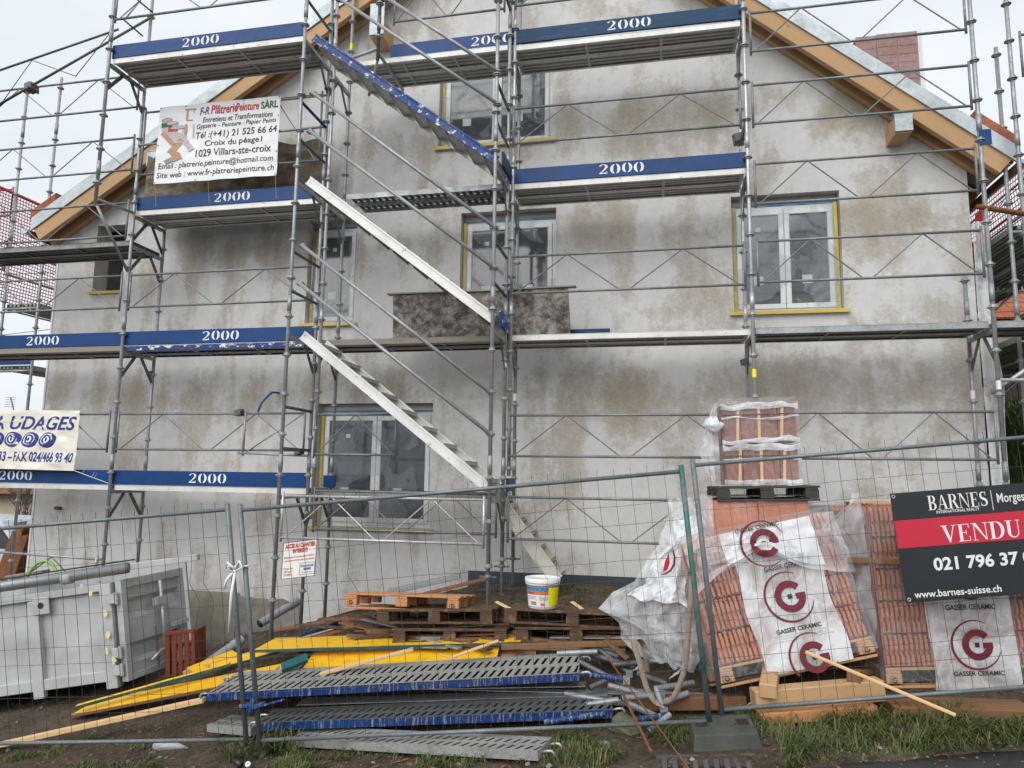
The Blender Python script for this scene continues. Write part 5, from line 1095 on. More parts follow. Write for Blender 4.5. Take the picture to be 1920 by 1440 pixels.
stick('wooden_lath', (600, 1264), (775, 1217), 6.5, 6.75, .05, .03, 'timber_pale', 'pale lath lying askew across the wide yellow board')
stick('wooden_lath', (848, 1232), (935, 1201), 6.7, 6.85, .045, .02, 'timber_pale', 'short broken pale lath on the wide yellow board'); stick('wooden_lath', (826, 1228), (856, 1235), 6.68, 6.7, .03, .012, 'timber_pale', 'splintered tip of a pale lath on the yellow board')
stick('wooden_lath', (345, 1262), (662, 1172), 7.3, 7.8, .06, .05, 'timber', 'orange-brown lath running up behind the yellow boards'); stick('wooden_lath', (560, 1205), (665, 1172), 7.5, 7.7, .09, .04, 'timber_brown', 'brown board end leaning left of the pallets')
stick('wooden_lath', (515, 1182), (655, 1158), 8.0, 8.2, .1, .03, 'timber_brown', 'brown board lying on the earth bank below the plaster'); stick('wooden_lath', (430, 1245), (640, 1165), 7.9, 8.3, .14, .05, 'blue', 'blue board half buried behind the timber heap', 'board')
stick('wooden_lath', (940, 1213), (1224, 1204), 6.9, 7.0, .05, .05, 'timber_brown', 'long brown lath on edge in front of the pallets'); stick('wooden_lath', (1135, 1200), (1178, 1236), 6.8, 6.7, .06, .025, 'timber_brown', 'short brown lath leaning at the right of the pallets')
stick('wooden_lath', (770, 1120), (912, 1085), 8.3, 8.5, .12, .03, 'timber_brown', 'brown plank sloping up to a scaffold foot'); stick('scaffold_plank', (728, 1110), (862, 1080), 8.6, 8.8, .14, .06, 'galv', 'bright steel plank leaning behind the new pallet', 'scaffold plank')
stick('wooden_lath', (930, 1128), (958, 1142), 7.5, 7.4, .06, .01, 'timber_pale', 'pale wood chip lying left of the white bucket'); stick('wooden_lath', (1072, 1128), (1092, 1142), 7.45, 7.35, .05, .01, 'timber_pale', 'pale wood splinter lying right of the white bucket')
stick('wooden_lath', (1510, 1222), (1792, 1341), 6.12, 5.85, .03, .022, 'timber_pale', 'pale broken pole slanting across the brick pallets'); stick('wooden_lath', (1298, 1214), (1302, 1300), 6.6, 6.4, .09, .04, 'timber_brown', 'brown stake standing against the plastic heap') if False else None

def pallet(o, ex, ey, w, d, label, mat='timber_old', group=None, h=.144, logo=False, name='pallet', ez=None):
    o = Vector(o); ex = ex.normalized(); ey = (ey-ex*ex.dot(ey)).normalized(); ez = ex.cross(ey)
    t = thing(name, o+ex*w/2+ey*d/2, label, 'pallet', group); Q = lambda x, y, z: o+ex*x+ey*y+ez*z
    for i in range(7):
        y = d*(i+.5)/7; j = random.uniform(-.012, .012); beam('deck_board', Q(j, y, h-.011), Q(w+j, y, h-.011), d/7*.84, .022, mat, t, ez)
    for x in (.07, w/2, w-.07):
        beam('cross_board', Q(x, 0.002, h-.033), Q(x, d-.002, h-.033), .12, .02, mat, t, ez)
        for y in (.05, d/2, d-.05): beam('block', Q(x, y-.048, h-.084), Q(x, y+.048, h-.084), .13, .08, mat, t, ez)
    for y in (.05, d/2, d-.05): beam('bottom_board', Q(0, y, .011), Q(w, y, .011), .1, .022, mat, t, ez)
    if logo:
        f = Face(Q(0, .001, 0), ex, ez, w, h)
        for x in (.07, w-.07): glogo(f, x/w, .42, .036, t, .004, 1, 'ink')
    return t
g1 = PY(735, 1202, 7.15); ex = V(.995, .08, .035); ey = V(-.08, 1, -.1)
zt = 0
pa = pallet(PY(735, 1207, 7.2), ex, ey, 1.2, .8, 'old brown pallet at the bottom of the heap, beside the orange pallet', 'timber_old'); pallet(PY(966, 1205, 7.25)+V(0, 0, -.0), ex, ey, 1.22, .8, 'old brown pallet at the bottom of the heap, beside the plastic', 'timber_old')
pallet(PY(705, 1170, 7.28), ex, ey, 1.24, .85, 'old brown pallet stacked under the new orange pallet', 'timber_old'); pallet(PY(944, 1168, 7.32), V(.995, .05, -.01), ey, 1.4, .85, 'old brown pallet carrying the white bucket', 'timber_old')
pallet(PY(645, 1141, 7.4), V(.998, .05, .005), V(-.03, 1, -.13), 1.27, .85, 'new orange pallet with black round marks on its corner blocks', 'timber_orange', None, .165, True)
# bucket
bc = PY(1017, 1139, 7.52); bk = thing('bucket', bc, 'white plastic bucket with blue, orange and yellow label on the old pallets', 'bucket'); r0, r1, hb = .148, .172, .3
MB().lathe([(0, .0), (r0-.01, 0), (r0, .01), (r1-.006, hb-.06), (r1+.006, hb-.058), (r1+.008, hb-.05), (r1-.002, hb-.048), (r1, hb-.02)], bc, 32).build('body', M['white_pvc'], bk, True); MB().lathe([(r1+.014, hb-.035), (r1+.016, hb-.0), (r1+.01, hb+.008), (r1-.01, hb+.004), (r1-.014, hb-.004), (0, hb-.004)], bc, 32).build('lid', M['white_pvc'], bk, True)
class Cyl(Face):                                # printed label wrapped round the bucket
    def at(s, u, v, e=0):
        a = R(-90)-YA+lerp(-1.45, 1.45, u); z = lerp(.03, .225, v); r = lerp(r0, r1, z/hb)+e; return bc+V(r*math.cos(a), r*math.sin(a), z)
cf = Cyl(bc, (1, 0, 0), (0, 0, 1), 1, 1)
def patch(u0, v0, u1, v1, m, e): MB().grid(lambda a, b: cf.at(lerp(u0, u1, a), lerp(v0, v1, b), e), 14, 3).build('label', M[m], bk, True)
patch(.05, .0, .72, .6, 'sign_white', .001); patch(.05, .62, .7, .78, 'ink_orange', .0015); patch(.62, .05, 1.0, .98, 'ink_yellow', .0022); letter(cf, 'MARMORAN', .06, .8, .7, 1.0, 'ink_skyblue', bk, .05, 0, .002); letter(cf, 'CARRARA', .1, .66, .3, .73, 'ink', bk, .01, 0, .0025)
for k, (u0, u1, v) in enumerate(((.1, .36, .5), (.1, .34, .44), (.1, .36, .38), (.4, .66, .5), (.4, .64, .44), (.42, .66, .38), (.42, .6, .32))): patch(u0, v, u1, v+.025, 'ink_grey', .0018)
patch(.2, .08, .34, .26, 'ink_grey', .0018); patch(.44, .06, .54, .2, 'ink_orange', .0018)
MB().pipe([bc+V(-r1-.005, 0, .22)]+[bc+V((r1+.02)*math.cos(R(180+k*18)), -(r1+.02)*abs(math.sin(R(k*18)))*1.0, .22-.02*math.sin(R(k*18))) for k in range(1, 10)]+[bc+V(r1+.005, 0, .22)], .003, 5).build('handle', M['white_pvc'], bk) if False else None

# loose tubes and hooks to the right of the metal pile
rnd = random.Random(5); TB = [((1085, 1240), (1200, 1300), 6.7, 6.5, 'galv_dark'), ((1100, 1225), (1190, 1250), 7.0, 6.8, 'galv_dark'), ((1140, 1285), (1215, 1305), 6.3, 6.35, 'galv'), ((1165, 1310), (1240, 1302), 6.15, 6.3, 'galv'), ((1175, 1318), (1235, 1345), 6.05, 6.1, 'galv'), ((1225, 1292), (1300, 1280), 6.3, 6.5, 'galv'), ((1090, 1262), (1175, 1275), 6.6, 6.5, 'blue_scratched'), ((1190, 1350), (1256, 1340), 5.95, 6.05, 'blue_scratched'), ((1105, 1290), (1150, 1270), 6.45, 6.6, 'galv_dark'), ((1120, 1215), (1180, 1262), 7.0, 6.8, 'galv_dark'), ((1215, 1372), (1256, 1340), 5.85, 6.0, 'galv'), ((1020, 1354), (1135, 1338), 5.95, 6.05, 'blue_scratched'), ((1230, 1290), (1245, 1335), 6.25, 6.1, 'galv'), ((1045, 1225), (1120, 1222), 6.9, 6.9, 'galv')]
lab = ['dark tube sloping across the top of the loose heap', 'dark tube lying under the brown lath end', 'galvanised tube stub beside the channel ends', 'galvanised tube on the short brown beam', 'galvanised tube sloping to the ground below the strap', 'galvanised tube under the strap loop', 'blue painted tube behind the plank hooks', 'blue painted tube end near the concrete lump', 'dark tube crossing behind the plank hooks', 'dark tube leaning out from under the pallets', 'short galvanised tube resting on the fence rail', 'worn blue brace lying on the lower plank', 'short upright tube stub under the strap', 'galvanised tube behind the top plank end']
for i, (p, q, ya, yb_, m) in enumerate(TB):
    a = PY(*p, ya); b = PY(*q, yb_); t = thing('scaffold_tube', a, lab[i], 'tube', 'loose scaffold tubes'); d = (b-a).normalized(); MB().pipe([a, b], .024, 10, False).build('tube', M[m], t, True); MB().pipe([a+d*.002, b-d*.002], .02, 10).build('bore', M['black'], t, True)
    if i % 3 == 0: MB().obox(b-V(.03, .03, .03), V(.06, 0, 0), V(0, .06, 0), V(0, 0, .06)).build('end_clip', M['galv'], t)
for p, q, ya, yb_, r, lab_ in (((1139, 1233), (1292, 1442), 6.3, 5.2, .006, 'thin rusty bar leaning from the heap towards the drain'), ((1165, 1295), (1222, 1411), 6.1, 5.4, .011, 'thick rusty bar leaning from the heap onto the road edge')):
    a = PY(*p, ya); b = PY(*q, yb_); mb = MB(); mb.pipe([a.lerp(b, k/24) for k in range(25)], [r*(1.15 if k % 2 else .9) for k in range(25)], 7); tag(mb.build('reinforcing_bar', M['rust'], None, loc=a), lab_, 'bar')
CL = [((1010, 1232), (1085, 1262), 7.0, 6.75, 'dark tube leaning behind the plank hooks', 'galv_dark'), ((1060, 1300), (1140, 1316), 6.5, 6.4, 'grey tube stub between the channel ends', 'galv'), ((1100, 1322), (1160, 1312), 6.3, 6.35, 'short grey tube on the lower plank end', 'galv'), ((1195, 1262), (1250, 1282), 6.55, 6.5, 'dark tube lying across the bare earth', 'galv_dark'), ((1150, 1246), (1230, 1240), 6.8, 6.8, 'dark tube below the long brown lath', 'galv_dark'), ((1085, 1205), (1160, 1232), 7.05, 6.95, 'dark tube under the pallet edge', 'galv_dark'), ((1240, 1318), (1290, 1300), 6.2, 6.35, 'galvanised tube resting on the brown beam', 'galv')]
for p, q, ya, yb_, lb_, m in CL:
    a = PY(*p, ya); b = PY(*q, yb_); t = thing('scaffold_tube', a, lb_, 'tube', 'loose scaffold tubes'); d = (b-a).normalized(); MB().pipe([a, b], .026, 10, False).build('tube', M[m], t, True); MB().pipe([a+d*.002, b-d*.002], .022, 10).build('bore', M['black'], t, True)
rb = random.Random(21)
for k in range(46):                             # broken boards and offcuts that fill the timber heap
    px_ = rb.uniform(470, 1200); py_ = rb.uniform(1150, 1215) if px_ > 640 else rb.uniform(1170, 1255); Y_ = lerp(8.1, 6.9, (py_-1150)/75 if py_ < 1225 else 1); c = PY(px_, py_, Y_); g = H(c.x, c.y); c.z = max(g+.02, min(c.z, g+.22)); a = rb.uniform(-.5, .5); l_ = rb.uniform(.18, .6); d = V(math.cos(a), math.sin(a), rb.uniform(-.12, .12))
    mm = rb.choice(['timber_old', 'timber_brown', 'timber_old', 'timber_grey', 'timber_brown'])
    o = beam('broken_board', c-d*l_, c+d*l_, rb.uniform(.05, .14), rb.uniform(.015, .035), mm, None); tag(o, ('long ' if l_ > .38 else 'short ')+{'timber_old': 'blackish', 'timber_brown': 'brown', 'timber_grey': 'weathered grey'}[mm]+' broken board lying in the timber heap around the old pallets', 'board', 'broken boards in the timber heap')
for p, w_, l_, y_, lab_ in (((1180, 1318), .1, .55, 6.35, 'brown beam under the loose tubes'), ((1440, 1297), .13, .5, 6.05, 'short square beam end jutting out under the leaning brick pallet')):
    a = PY(*p, y_); tag(beam('timber_beam', a, a+V(.1 if w_ > .11 else .95, l_ if w_ > .11 else .1, .05), w_, .11, 'timber_brown' if w_ < .11 else 'timber', None, bev=.008), lab_, 'beam')
tag(beam('timber_beam', PY(1412, 1312, 6.15), PY(1652, 1291, 6.4), .14, .16, 'timber', None, bev=.008), 'long square beam carrying the leaning brick pallet', 'beam'); tag(beam('timber_beam', PY(1422, 1345, 6.1), PY(1640, 1330, 6.3), .12, .09, 'timber_orange', None, bev=.008), 'orange plank on the grass under the long beam', 'beam'); tag(beam('timber_beam', PY(1600, 1268, 6.3), PY(1640, 1262, 7.0), .1, .09, 'timber_brown', None), 'stub beam under the right side of the leaning pallet', 'beam')
tag(beam('timber_beam', PY(1665, 1322, 6.3), PY(1930, 1330, 6.35), .3, .06, 'timber_brown', None), 'flat brown bearer under the wrapped pallet behind the sold sign', 'beam')
st = thing('lifting_strap', PY(1240, 1320, 6.1), 'beige webbing strap hanging in a loop by the brick pallet', 'strap')
def ribbon(pts, ws, mat, parent, name, th=.004, wd=V(1, .3, 0)):
    P3 = []
    for i in range(len(pts)-1):
        for k in range(6):
            t = k/6; p0, p1, p2, p3 = pts[max(i-1, 0)], pts[i], pts[i+1], pts[min(i+2, len(pts)-1)]
            P3.append((p1*2+(p2-p0)*t+(p0*2-p1*5+p2*4-p3)*t*t+(p1*3-p0-p2*3+p3)*t*t*t)*.5)
    P3.append(pts[-1]); mb = MB(); n = len(P3)
    def sidev(i):
        d = (P3[min(i+1, n-1)]-P3[max(i-1, 0)]).normalized(); s_ = wd-d*wd.dot(d); return s_.normalized()
    mb.grid(lambda u, v: P3[min(n-1, int(round(v*(n-1))))]+sidev(min(n-1, int(round(v*(n-1)))))*((u-.5)*ws), 2, n-1)
    o = mb.build(name, M[mat], parent, True); m = o.modifiers.new('thick', 'SOLIDIFY'); m.thickness = th; return o
ribbon([PY(1303, 1030, 6.45), PY(1296, 1110, 6.2), PY(1290, 1190, 6.15), PY(1283, 1255, 6.1), PY(1262, 1308, 6.05), PY(1238, 1321, 6.05), PY(1215, 1295, 6.08), PY(1199, 1240, 6.1), PY(1188, 1204, 6.15), PY(1198, 1199, 6.25), PY(1208, 1215, 6.35), PY(1214, 1262, 6.4)], .045, 'strap', st, 'webbing')

# ================================================================ BRICK PALLETS
rib = MB(); bw, bd, bh = .16, .3, .262
rib.box((.004, .045, .0), (bw-.01, bd, bh-.05))
for k in range(4):
    x = k*bw/4+.006; w_ = bw/4-.017
    rib.box((x, 0, .012), (x+w_, .0448, bh*.36)); rib.box((x, 0, bh*.52), (x+w_, .0448, bh-.045)); rib.box((x+w_*.1, .02, bh*.36+.001), (x+w_*.9, .0449, bh*.52-.001))
    for y in (.01, .13, .24): rib.box((x, y, bh-.0498), (x+w_, y+.05, bh-.012+.006*(k % 2)))
brickm = rib.mesh('clay_block', M['clay'])
def brick_pack(o, ex, ez, w, d, layers, label, mesh=brickm, palmat='pallet_new', logo=True, film='film_thin', front=True):
    o = Vector(o); ex = ex.normalized(); ez = (ez-ex*ex.dot(ez)).normalized(); ey = ez.cross(ex).normalized()
    t = thing('brick_stack', o+ex*w/2+ey*d/2, label, 'bricks'); Q = lambda x, y, z: o+ex*x+ey*y+ez*z; rot = rotm(ex, ey, ez)
    n = int(w/bw); rotL = rotm(-ey, ex, ez)
    for l in range(layers):
        z = .004+l*bh
        for k in range(n):
            inst('clay_block', mesh, t, Q(k*bw+random.uniform(-.004, .004), random.uniform(-.006, .006), z), rot)
            if l == layers-1:
                inst('clay_block', mesh, t, Q(k*bw, bd+.01, z), rot); inst('clay_block', mesh, t, Q(k*bw, 2*bd+.02, z), rot)
        for k in range(int((d-bd)/bw)):
            inst('clay_block', mesh, t, Q(0, bd+bw*(k+1), z), rotL) if False else None
    MB().obox(Q(.03, bd+.02, 0), ex*(n*bw-.05), ey*(d-bd-.05), ez*(layers*bh-(bh if layers > 1 else .03))).build('stack_core', M['clay_brown'], t)
    return t, Q, ex, ey, ez, n*bw
# leaning pallet in front
o1 = PY(1352, 1292, 6.3); q1 = PY(1622, 1236, 6.5); e1 = (q1-o1); up1 = PY(1300, 1012, 6.55)-o1
W1 = e1.length; ex1 = e1.normalized(); ez1 = (up1-ex1*ex1.dot(up1)).normalized(); ey1 = ez1.cross(ex1)
pallet(o1, ex1, ey1, 1.31, .95, 'tilted light wooden pallet with round black marks under the leaning bricks', 'pallet_new', None, .16, True)
t1, Q1, _, _, _, w1 = brick_pack(o1+ez1*.163+ex1*.02, ex1, ez1, 1.34, .9, 4, 'leaning stack of ribbed orange clay blocks wrapped in printed clear film')
def wrap(Q, w, d, h, parent, mat, k, e=.02, top=True, z0=-.1, wr=.012):
    f = lambda q, s: wr*mnoise.ridged_multi_fractal(Vector((q[0]*2.2+k, q[1]*5, q[2]*2.2+s)), .9, 2.1, 4, 1, 2)-wr*.6
    mb = MB(); mb.grid(lambda u, v: Q(lerp(-e, w+e, u), -e-.006-f((u*w, 0, v*h), 1), lerp(z0, h, v)), 44, 40); mb.grid(lambda u, v: Q(-e-f((0, u, v*h), 4), lerp(d, -e, u), lerp(z0, h, v)), 20, 36); mb.grid(lambda u, v: Q(w+e+f((9, u, v*h), 6), lerp(-e, d, u), lerp(z0, h, v)), 20, 36)
    if top: mb.grid(lambda u, v: Q(lerp(-e, w+e, u), lerp(-e, d, v), h+e+.015+f((u*2, v*4, 3), 8)), 24, 16)
    return mb.build('film_wrap', M[mat], parent, True)
H1 = 4*bh; wrap(Q1, w1, .9, H1, t1, 'film_thin', 1)
fw = Face(Q1(0, -.045, -.14), ex1, ez1, w1, H1+.14, lambda u, v: .006*mnoise.noise(Vector((u*9, v*9, 3))))
# printed band of the wrapping film
mb = MB(); mb.grid(lambda u, v: fw.at(lerp(.28, .84, u)+.012*math.sin(v*9), lerp(0, .8, v)), 20, 30); bandm = mb.build('printed_film', M['film_milky'], t1, True)
glogo(fw, .57, .475, .2, bandm, .006); letter(fw, 'GASSER CERAMIC', .42, .245, .715, .275, 'ink', bandm, .02, 0, .006); glogo(fw, .6, .06, .19, bandm, .006, 1, keep=lambda u, v: v > -.045)
for k, (a_, b_) in enumerate(((.4, .74), (.43, .71), (.38, .78))): letter(fw, 'monobrique isolation terre cuite tuiles', a_, .225-.018*k, b_, .234-.018*k, 'ink_grey', bandm, 0, 0, .006)
# torn white top sheet folded over the front, its print upside down
def sheet(u, v):
    x = lerp(-.02, 1.02, u); bot = .66+.07*math.sin(u*5.2)-.1*(abs(u-.5) > .33)*(abs(u-.5)-.33)*3+.1*math.exp(-((u-.5)/.16)**2); z = lerp(bot, .985, v)
    return fw.at(x, z, .022+.03*(1-v)+.018*mnoise.ridged_multi_fractal(Vector((u*3, v*4, 6)), .8, 2.2, 4, 1, 2)+.015*math.sin(u*25+v*6)*(1-v))
tp = MB().grid(sheet, 60, 24).build('torn_top_film', M['film'], t1, True)
mb = MB(); mb.grid(lambda u, v: (Vector(sheet(lerp(.24, .84, u), lerp(.1, 1, v)))+fw.n*.006), 30, 16); sh_ = mb.build('torn_top_film', M['film_white'], t1, True)
fw2 = Face(fw.o, fw.ux, fw.uy, fw.w, fw.h, lambda u, v: Vector(sheet(max(0, min(1, (u+.02)/1.04)), max(0, min(1, (v-.72)/.265))) - fw.o).dot(fw.n)+.006)
glogo(fw2, .5, .86, .19, sh_, .016, -1); mbv = letter(fw2, 'GASSER CERAMIC', .34, .995, .64, .965, 'ink', sh_, .02, 0, .018); letter(fw, 'GASSER CERAMIC', .46, .665, .75, .7, 'ink', bandm, .02, 0, .03)
mb = MB(); mb.grid(lambda u, v: Q1(lerp(-.05, w1+.05, u), lerp(-.05, .4, v), H1+.05+.02*math.sin(u*20)*v), 30, 6); 
# clay lip proud of the wrap at the top
# pack on the right, seen from its corner, behind the sign
o2 = PY(1690, 1292, 6.55); exr = V(.985, .14, .05).normalized(); ezr = V(-.02, .03, 1); ezr = (ezr-exr*exr.dot(ezr)).normalized(); eyr = ezr.cross(exr)
o2 = PY(1663, 1292, 6.6)
pallet(o2, exr, eyr, 1.36, .95, 'level light wooden pallet with a round black mark under the right-hand bricks', 'pallet_new', None, .16, True)
t2, Q2, _, _, _, w2 = brick_pack(o2+ezr*.163+exr*.02, exr, ezr, 1.34, .9, 5, 'tall upright stack of ribbed clay blocks in film behind the sold sign'); H2 = 5*bh
MB().obox(Q2(-.018, .0, .01), ex1*0+exr*.016, eyr*.88, ezr*(H2-.05)).build('smooth_side', M['clay_brown'], t2)
wrap(Q2, w2, .9, H2, t2, 'film_thin', 5, .03)
f2 = Face(Q2(0, -.05, -.14), exr, ezr, w2, H2+.14, lambda u, v: .008*mnoise.noise(Vector((u*9, v*9, 8))))
mb = MB(); mb.grid(lambda u, v: f2.at(lerp(.27, .8, u)+.008*math.sin(v*11), lerp(-.02, .98, v)), 20, 30); b2m = mb.build('printed_film', M['film_milky'], t2, True)
glogo(f2, .55, .22, .19, b2m, .006); glogo(f2, .55, .6, .19, b2m, .006); letter(f2, 'GASSER CERAMIC', .39, .41, .7, .44, 'ink', b2m, .02, 0, .006); letter(f2, 'GASSER CERAMIC', .39, .055, .7, .08, 'ink', b2m, .02, 0, .006)
# loose film billowing off its left side and a board through it
def bill(u, v):
    z = lerp(.1, H2+.12, v); x = -.04-.42*math.sin(math.pi*min(1, v*1.02)**1.3)*u*(1+.2*math.sin(v*9)); return Q2(x+.03*mnoise.noise(Vector((u*4, v*6, 2))), .02+.5*u*(1-u)*1.2+.06*mnoise.noise(Vector((u*5, v*9, 4))), z)
MB().grid(bill, 24, 40).build('loose_film', M['film'], t2, True)
tag(beam('timber_beam', PY(1562, 1049, 6.75), PY(1730, 1054, 6.5), .03, .05, 'timber_brown', None), 'brown lath sticking out between the two brick stacks', 'lath')
pallet(PY(1640, 972, 7.6), V(.99, .1, .0), V(-.1, 1, 0), 1.2, .8, 'light wooden pallet on top of the stack behind the sold sign', 'pallet_new')
# third stack, behind: brown blocks two high on a dark pallet, on orange blocks
o3 = PY(1338, 1130, 7.55); ex3 = V(.995, .06, .03).normalized(); ez3 = V(-.03, 0, 1); ez3 = (ez3-ex3*ex3.dot(ez3)).normalized(); ey3 = ez3.cross(ex3)
px_m = 1331/7.5
top_z = PY(1420, 940, 7.55).z; base = V(PY(1336, 1000, 7.55).x, 7.55, H(.7, 7.8)+.02); nl_ = 3; hl = (top_z-base.z)/nl_
t3 = thing('brick_stack', base+ex3*.5, 'film-wrapped smooth orange clay blocks under the dark pallet, behind the leaning stack', 'bricks')
w3 = .98
for l in range(nl_):
    for k in range(2):
        a = base+ex3*(k*w3/2)+ez3*(l*hl); ob = MB().obox(a, ex3*(w3/2-.01), ey3*.9, ez3*(hl-.008)); ob.obox(a+ey3*-.006+ez3*.03+ex3*.02, ex3*(w3/2-.05), ey3*.0055, ez3*(hl-.07)); ob.build('clay_block', M['clay'], t3)
Q3 = lambda x, y, z: base+ex3*x+ey3*y+ez3*z
wrap(Q3, w3, .9, hl*nl_, t3, 'film_thin', 9, .015)
p3 = Q3(.02, 0, hl*nl_+.012); pallet(PY(1345, 941, 7.52), ex3, ey3, .99, .85, 'blackened pallet between the orange and the brown wrapped blocks', 'pallet_dark', None, .15)
o4 = PY(1362, 910, 7.6); top4 = PY(1362, 752, 7.6); h4 = top4.z-o4.z-.02; w4 = (PY(1503, 910, 7.6)-o4).length
t4 = thing('brick_stack', o4+ex3*w4/2, 'brown blocks with pale wooden battens wrapped in film on the blackened pallet', 'bricks'); Q4 = lambda x, y, z: o4+ex3*x+ey3*y+ez3*z
for l in range(2):
    for k in range(4):
        MB().obox(Q4(k*w4/4, 0, l*h4/2+.005), ex3*(w4/4-.008), ey3*.8, ez3*(h4/2-.025)).build('clay_block', M['clay_brown'], t4)
    for x in (.2, .5, .8):
        a = Q4(w4*(x-.015), -.012, l*h4/2+.02); b = Q4(w4*(x+.02*(x != .5)), -.012, (l+1)*h4/2-.04); beam('batten', a, b, .03, .012, 'timber_pale', t4, ey3)
    MB().obox(Q4(-.012, -.02, l*h4/2+h4*.34), ex3*(w4+.024), ey3*.006, ez3*.012).build('strapping', M['black'], t4)
    for zz, am in ((.025, .055), (.31, .022), (.45, .065)):   # bunched milky folds of the film
        mb = MB(); z0 = l*h4/2+h4*zz; K = l*7+zz*31
        mb.grid(lambda u, v: Q4(lerp(-.02, w4+.02, u), -.028-.004*math.sin(v*3.14)-.006*mnoise.noise(Vector((u*12, v*5, K))), z0+(v-.5)*am*(1.0+1.1*mnoise.noise(Vector((u*5, v*2, K))))+.025*mnoise.noise(Vector((u*3.2, 1, K)))), 50, 8); mb.build('film_fold', M['film_milky'], t4, True)
wrap(Q4, w4, .8, h4, t4, 'film_thin', 13, .022, z0=-.02, wr=.01)
MB().grid(lambda u, v: Q4(-.06-.14*math.sin(v*3.1)*u-.05*u*(v < .5), -.05+.1*u+.04*mnoise.noise(Vector((u*6, v*9, 3))), lerp(0, h4, v)), 14, 34).build('loose_film', M['film'], t4, True)
mb = MB(); c4 = PY(1337, 797, 7.5)
mb.grid(lambda u, v: c4+V(.085*math.cos(u*6.28)*math.sin(v*3.14), .06*math.sin(u*6.28)*math.sin(v*3.14), .075*math.cos(v*3.14))*(1+.45*mnoise.noise(Vector((math.cos(u*6.28)*2, math.sin(u*6.28)*2, v*5)))), 24, 16); mb.build('film_bunch', M['film_white'], t4, True)

# crumpled heap of film to the left of the leaning stack
hp = thing('plastic_heap', PG(1220, 1235), 'crumpled heap of clear plastic film with a red print, left of the leaning brick stack', 'plastic film')
LEFT = [(1250, 938), (1246, 985), (1236, 1020), (1210, 1052), (1190, 1090), (1150, 1110), (1122, 1140), (1160, 1165), (1165, 1195), (1196, 1230), (1225, 1240)]
RIGHT = [(1335, 930), (1338, 970), (1335, 1010), (1322, 1060), (1322, 1110), (1330, 1150), (1330, 1190), (1322, 1215), (1312, 1235), (1300, 1262), (1275, 1245)]
def heap(u, v, k, off, amp):
    t = v*(len(LEFT)-1); i = min(len(LEFT)-2, int(t)); f = t-i
    lx = lerp(LEFT[i][0], LEFT[i+1][0], f); ly = lerp(LEFT[i][1], LEFT[i+1][1], f); rx = lerp(RIGHT[i][0], RIGHT[i+1][0], f); ry = lerp(RIGHT[i][1], RIGHT[i+1][1], f)
    x = lerp(lx, rx, u); y = lerp(ly, ry, u); Y = lerp(7.15, 6.5, min(1, v*1.1))+off-.28*math.sin(u*math.pi)*(.4+.6*v)
    n1 = mnoise.ridged_multi_fractal(Vector((u*1.7+k, v*3.2-u, k)), .75, 2.1, 5, 1, 2); n2 = mnoise.noise(Vector((u*7+k, v*9, k)))
    Y -= amp*(n1-.8)+.05*n2; return PY(x+14*mnoise.noise(Vector((v*9, k, u*3)))*(1 if k > 1 else .6), y+8*n2, Y)
MB().grid(lambda u, v: heap(u, v, 1, .0, .13), 70, 90).build('film_sheet', M['film'], hp, True); MB().grid(lambda u, v: heap(lerp(.1, .95, u), lerp(.05, .93, v), 4, .15, .2), 60, 80).build('film_sheet', M['film_thin'], hp, True)
MB().grid(lambda u, v: heap(lerp(.15, .75, u), lerp(.08, .5, v), 1, -.03, .13), 40, 40).build('film_sheet', M['film_white'], hp, True)
lf = Face(PY(1238, 1078, 6.72), (1, .0, .05), (.12, -.12, 1), .26, .36); mb = MB()
hpx = lambda pts: [Vector(p) for p in pts]
def onheap(pts, m, e): 
    mb = MB(); mb.add([PY(x, y, 6.62-e) for x, y in pts], [tuple(range(len(pts)))]); mb.build('logo', M[m], hp)
onheap([(1244, 1066), (1247, 1052), (1254, 1037), (1256, 1055), (1252, 1068), (1243, 1073)], 'ink_red', 0); vsx, fsx = stroke([(1262, 1032), (1265, 1045), (1264, 1058), (1257, 1070), (1247, 1076), (1240, 1077)], [3, 4, 4, 4, 3, 2]); mb = MB(); mb.add([PY(x, y, 6.62) for x, y in vsx], fsx); mb.build('logo', M['ink_maroon'], hp)
# stuff hidden in the heap: block stack that carries it
MB().obox(PY(1262, 1230, 7.0), V(.5, .05, .03), V(0, .6, 0), V(-.02, 0, .95)).build('block_core', M['clay_brown'], hp)
a = PY(1120, 1136, 7.35)

# ================================================================ SMALL THINGS ON THE GROUND
def rock(name, c, r, mat, label, cat='stone', group=None, sq=.6):
    c = Vector(c); mb = MB(); k = random.random()*50
    mb.grid(lambda u, v: c+V(math.cos(u*6.2832)*math.sin(v*3.1416), math.sin(u*6.2832)*math.sin(v*3.1416), sq*math.cos(v*3.1416))*r*(1+.3*mnoise.noise(Vector((u*9, v*7, k)))*math.sin(v*3.1416)+.5*mnoise.noise(Vector((math.cos(u*6.2832)*math.sin(v*3.1416)*1.6+k, math.sin(u*6.2832)*math.sin(v*3.1416)*1.6, math.cos(v*3.1416)*1.6)))), 10, 7)
    return tag(mb.build(name, M[mat], None, loc=c), label, cat, group)
rock('rock', PG(1172, 1362, .05), .13, 'mossy', 'pale mossy concrete lump under the fence rail beside the rusty bar'); rock('rock', PG(1132, 1401, .01), .06, 'rock', 'grey angular stone at the road edge near the plank end'); rock('rock', PG(1300, 1427, .0), .03, 'rock', 'small stone lying on the drain edge')
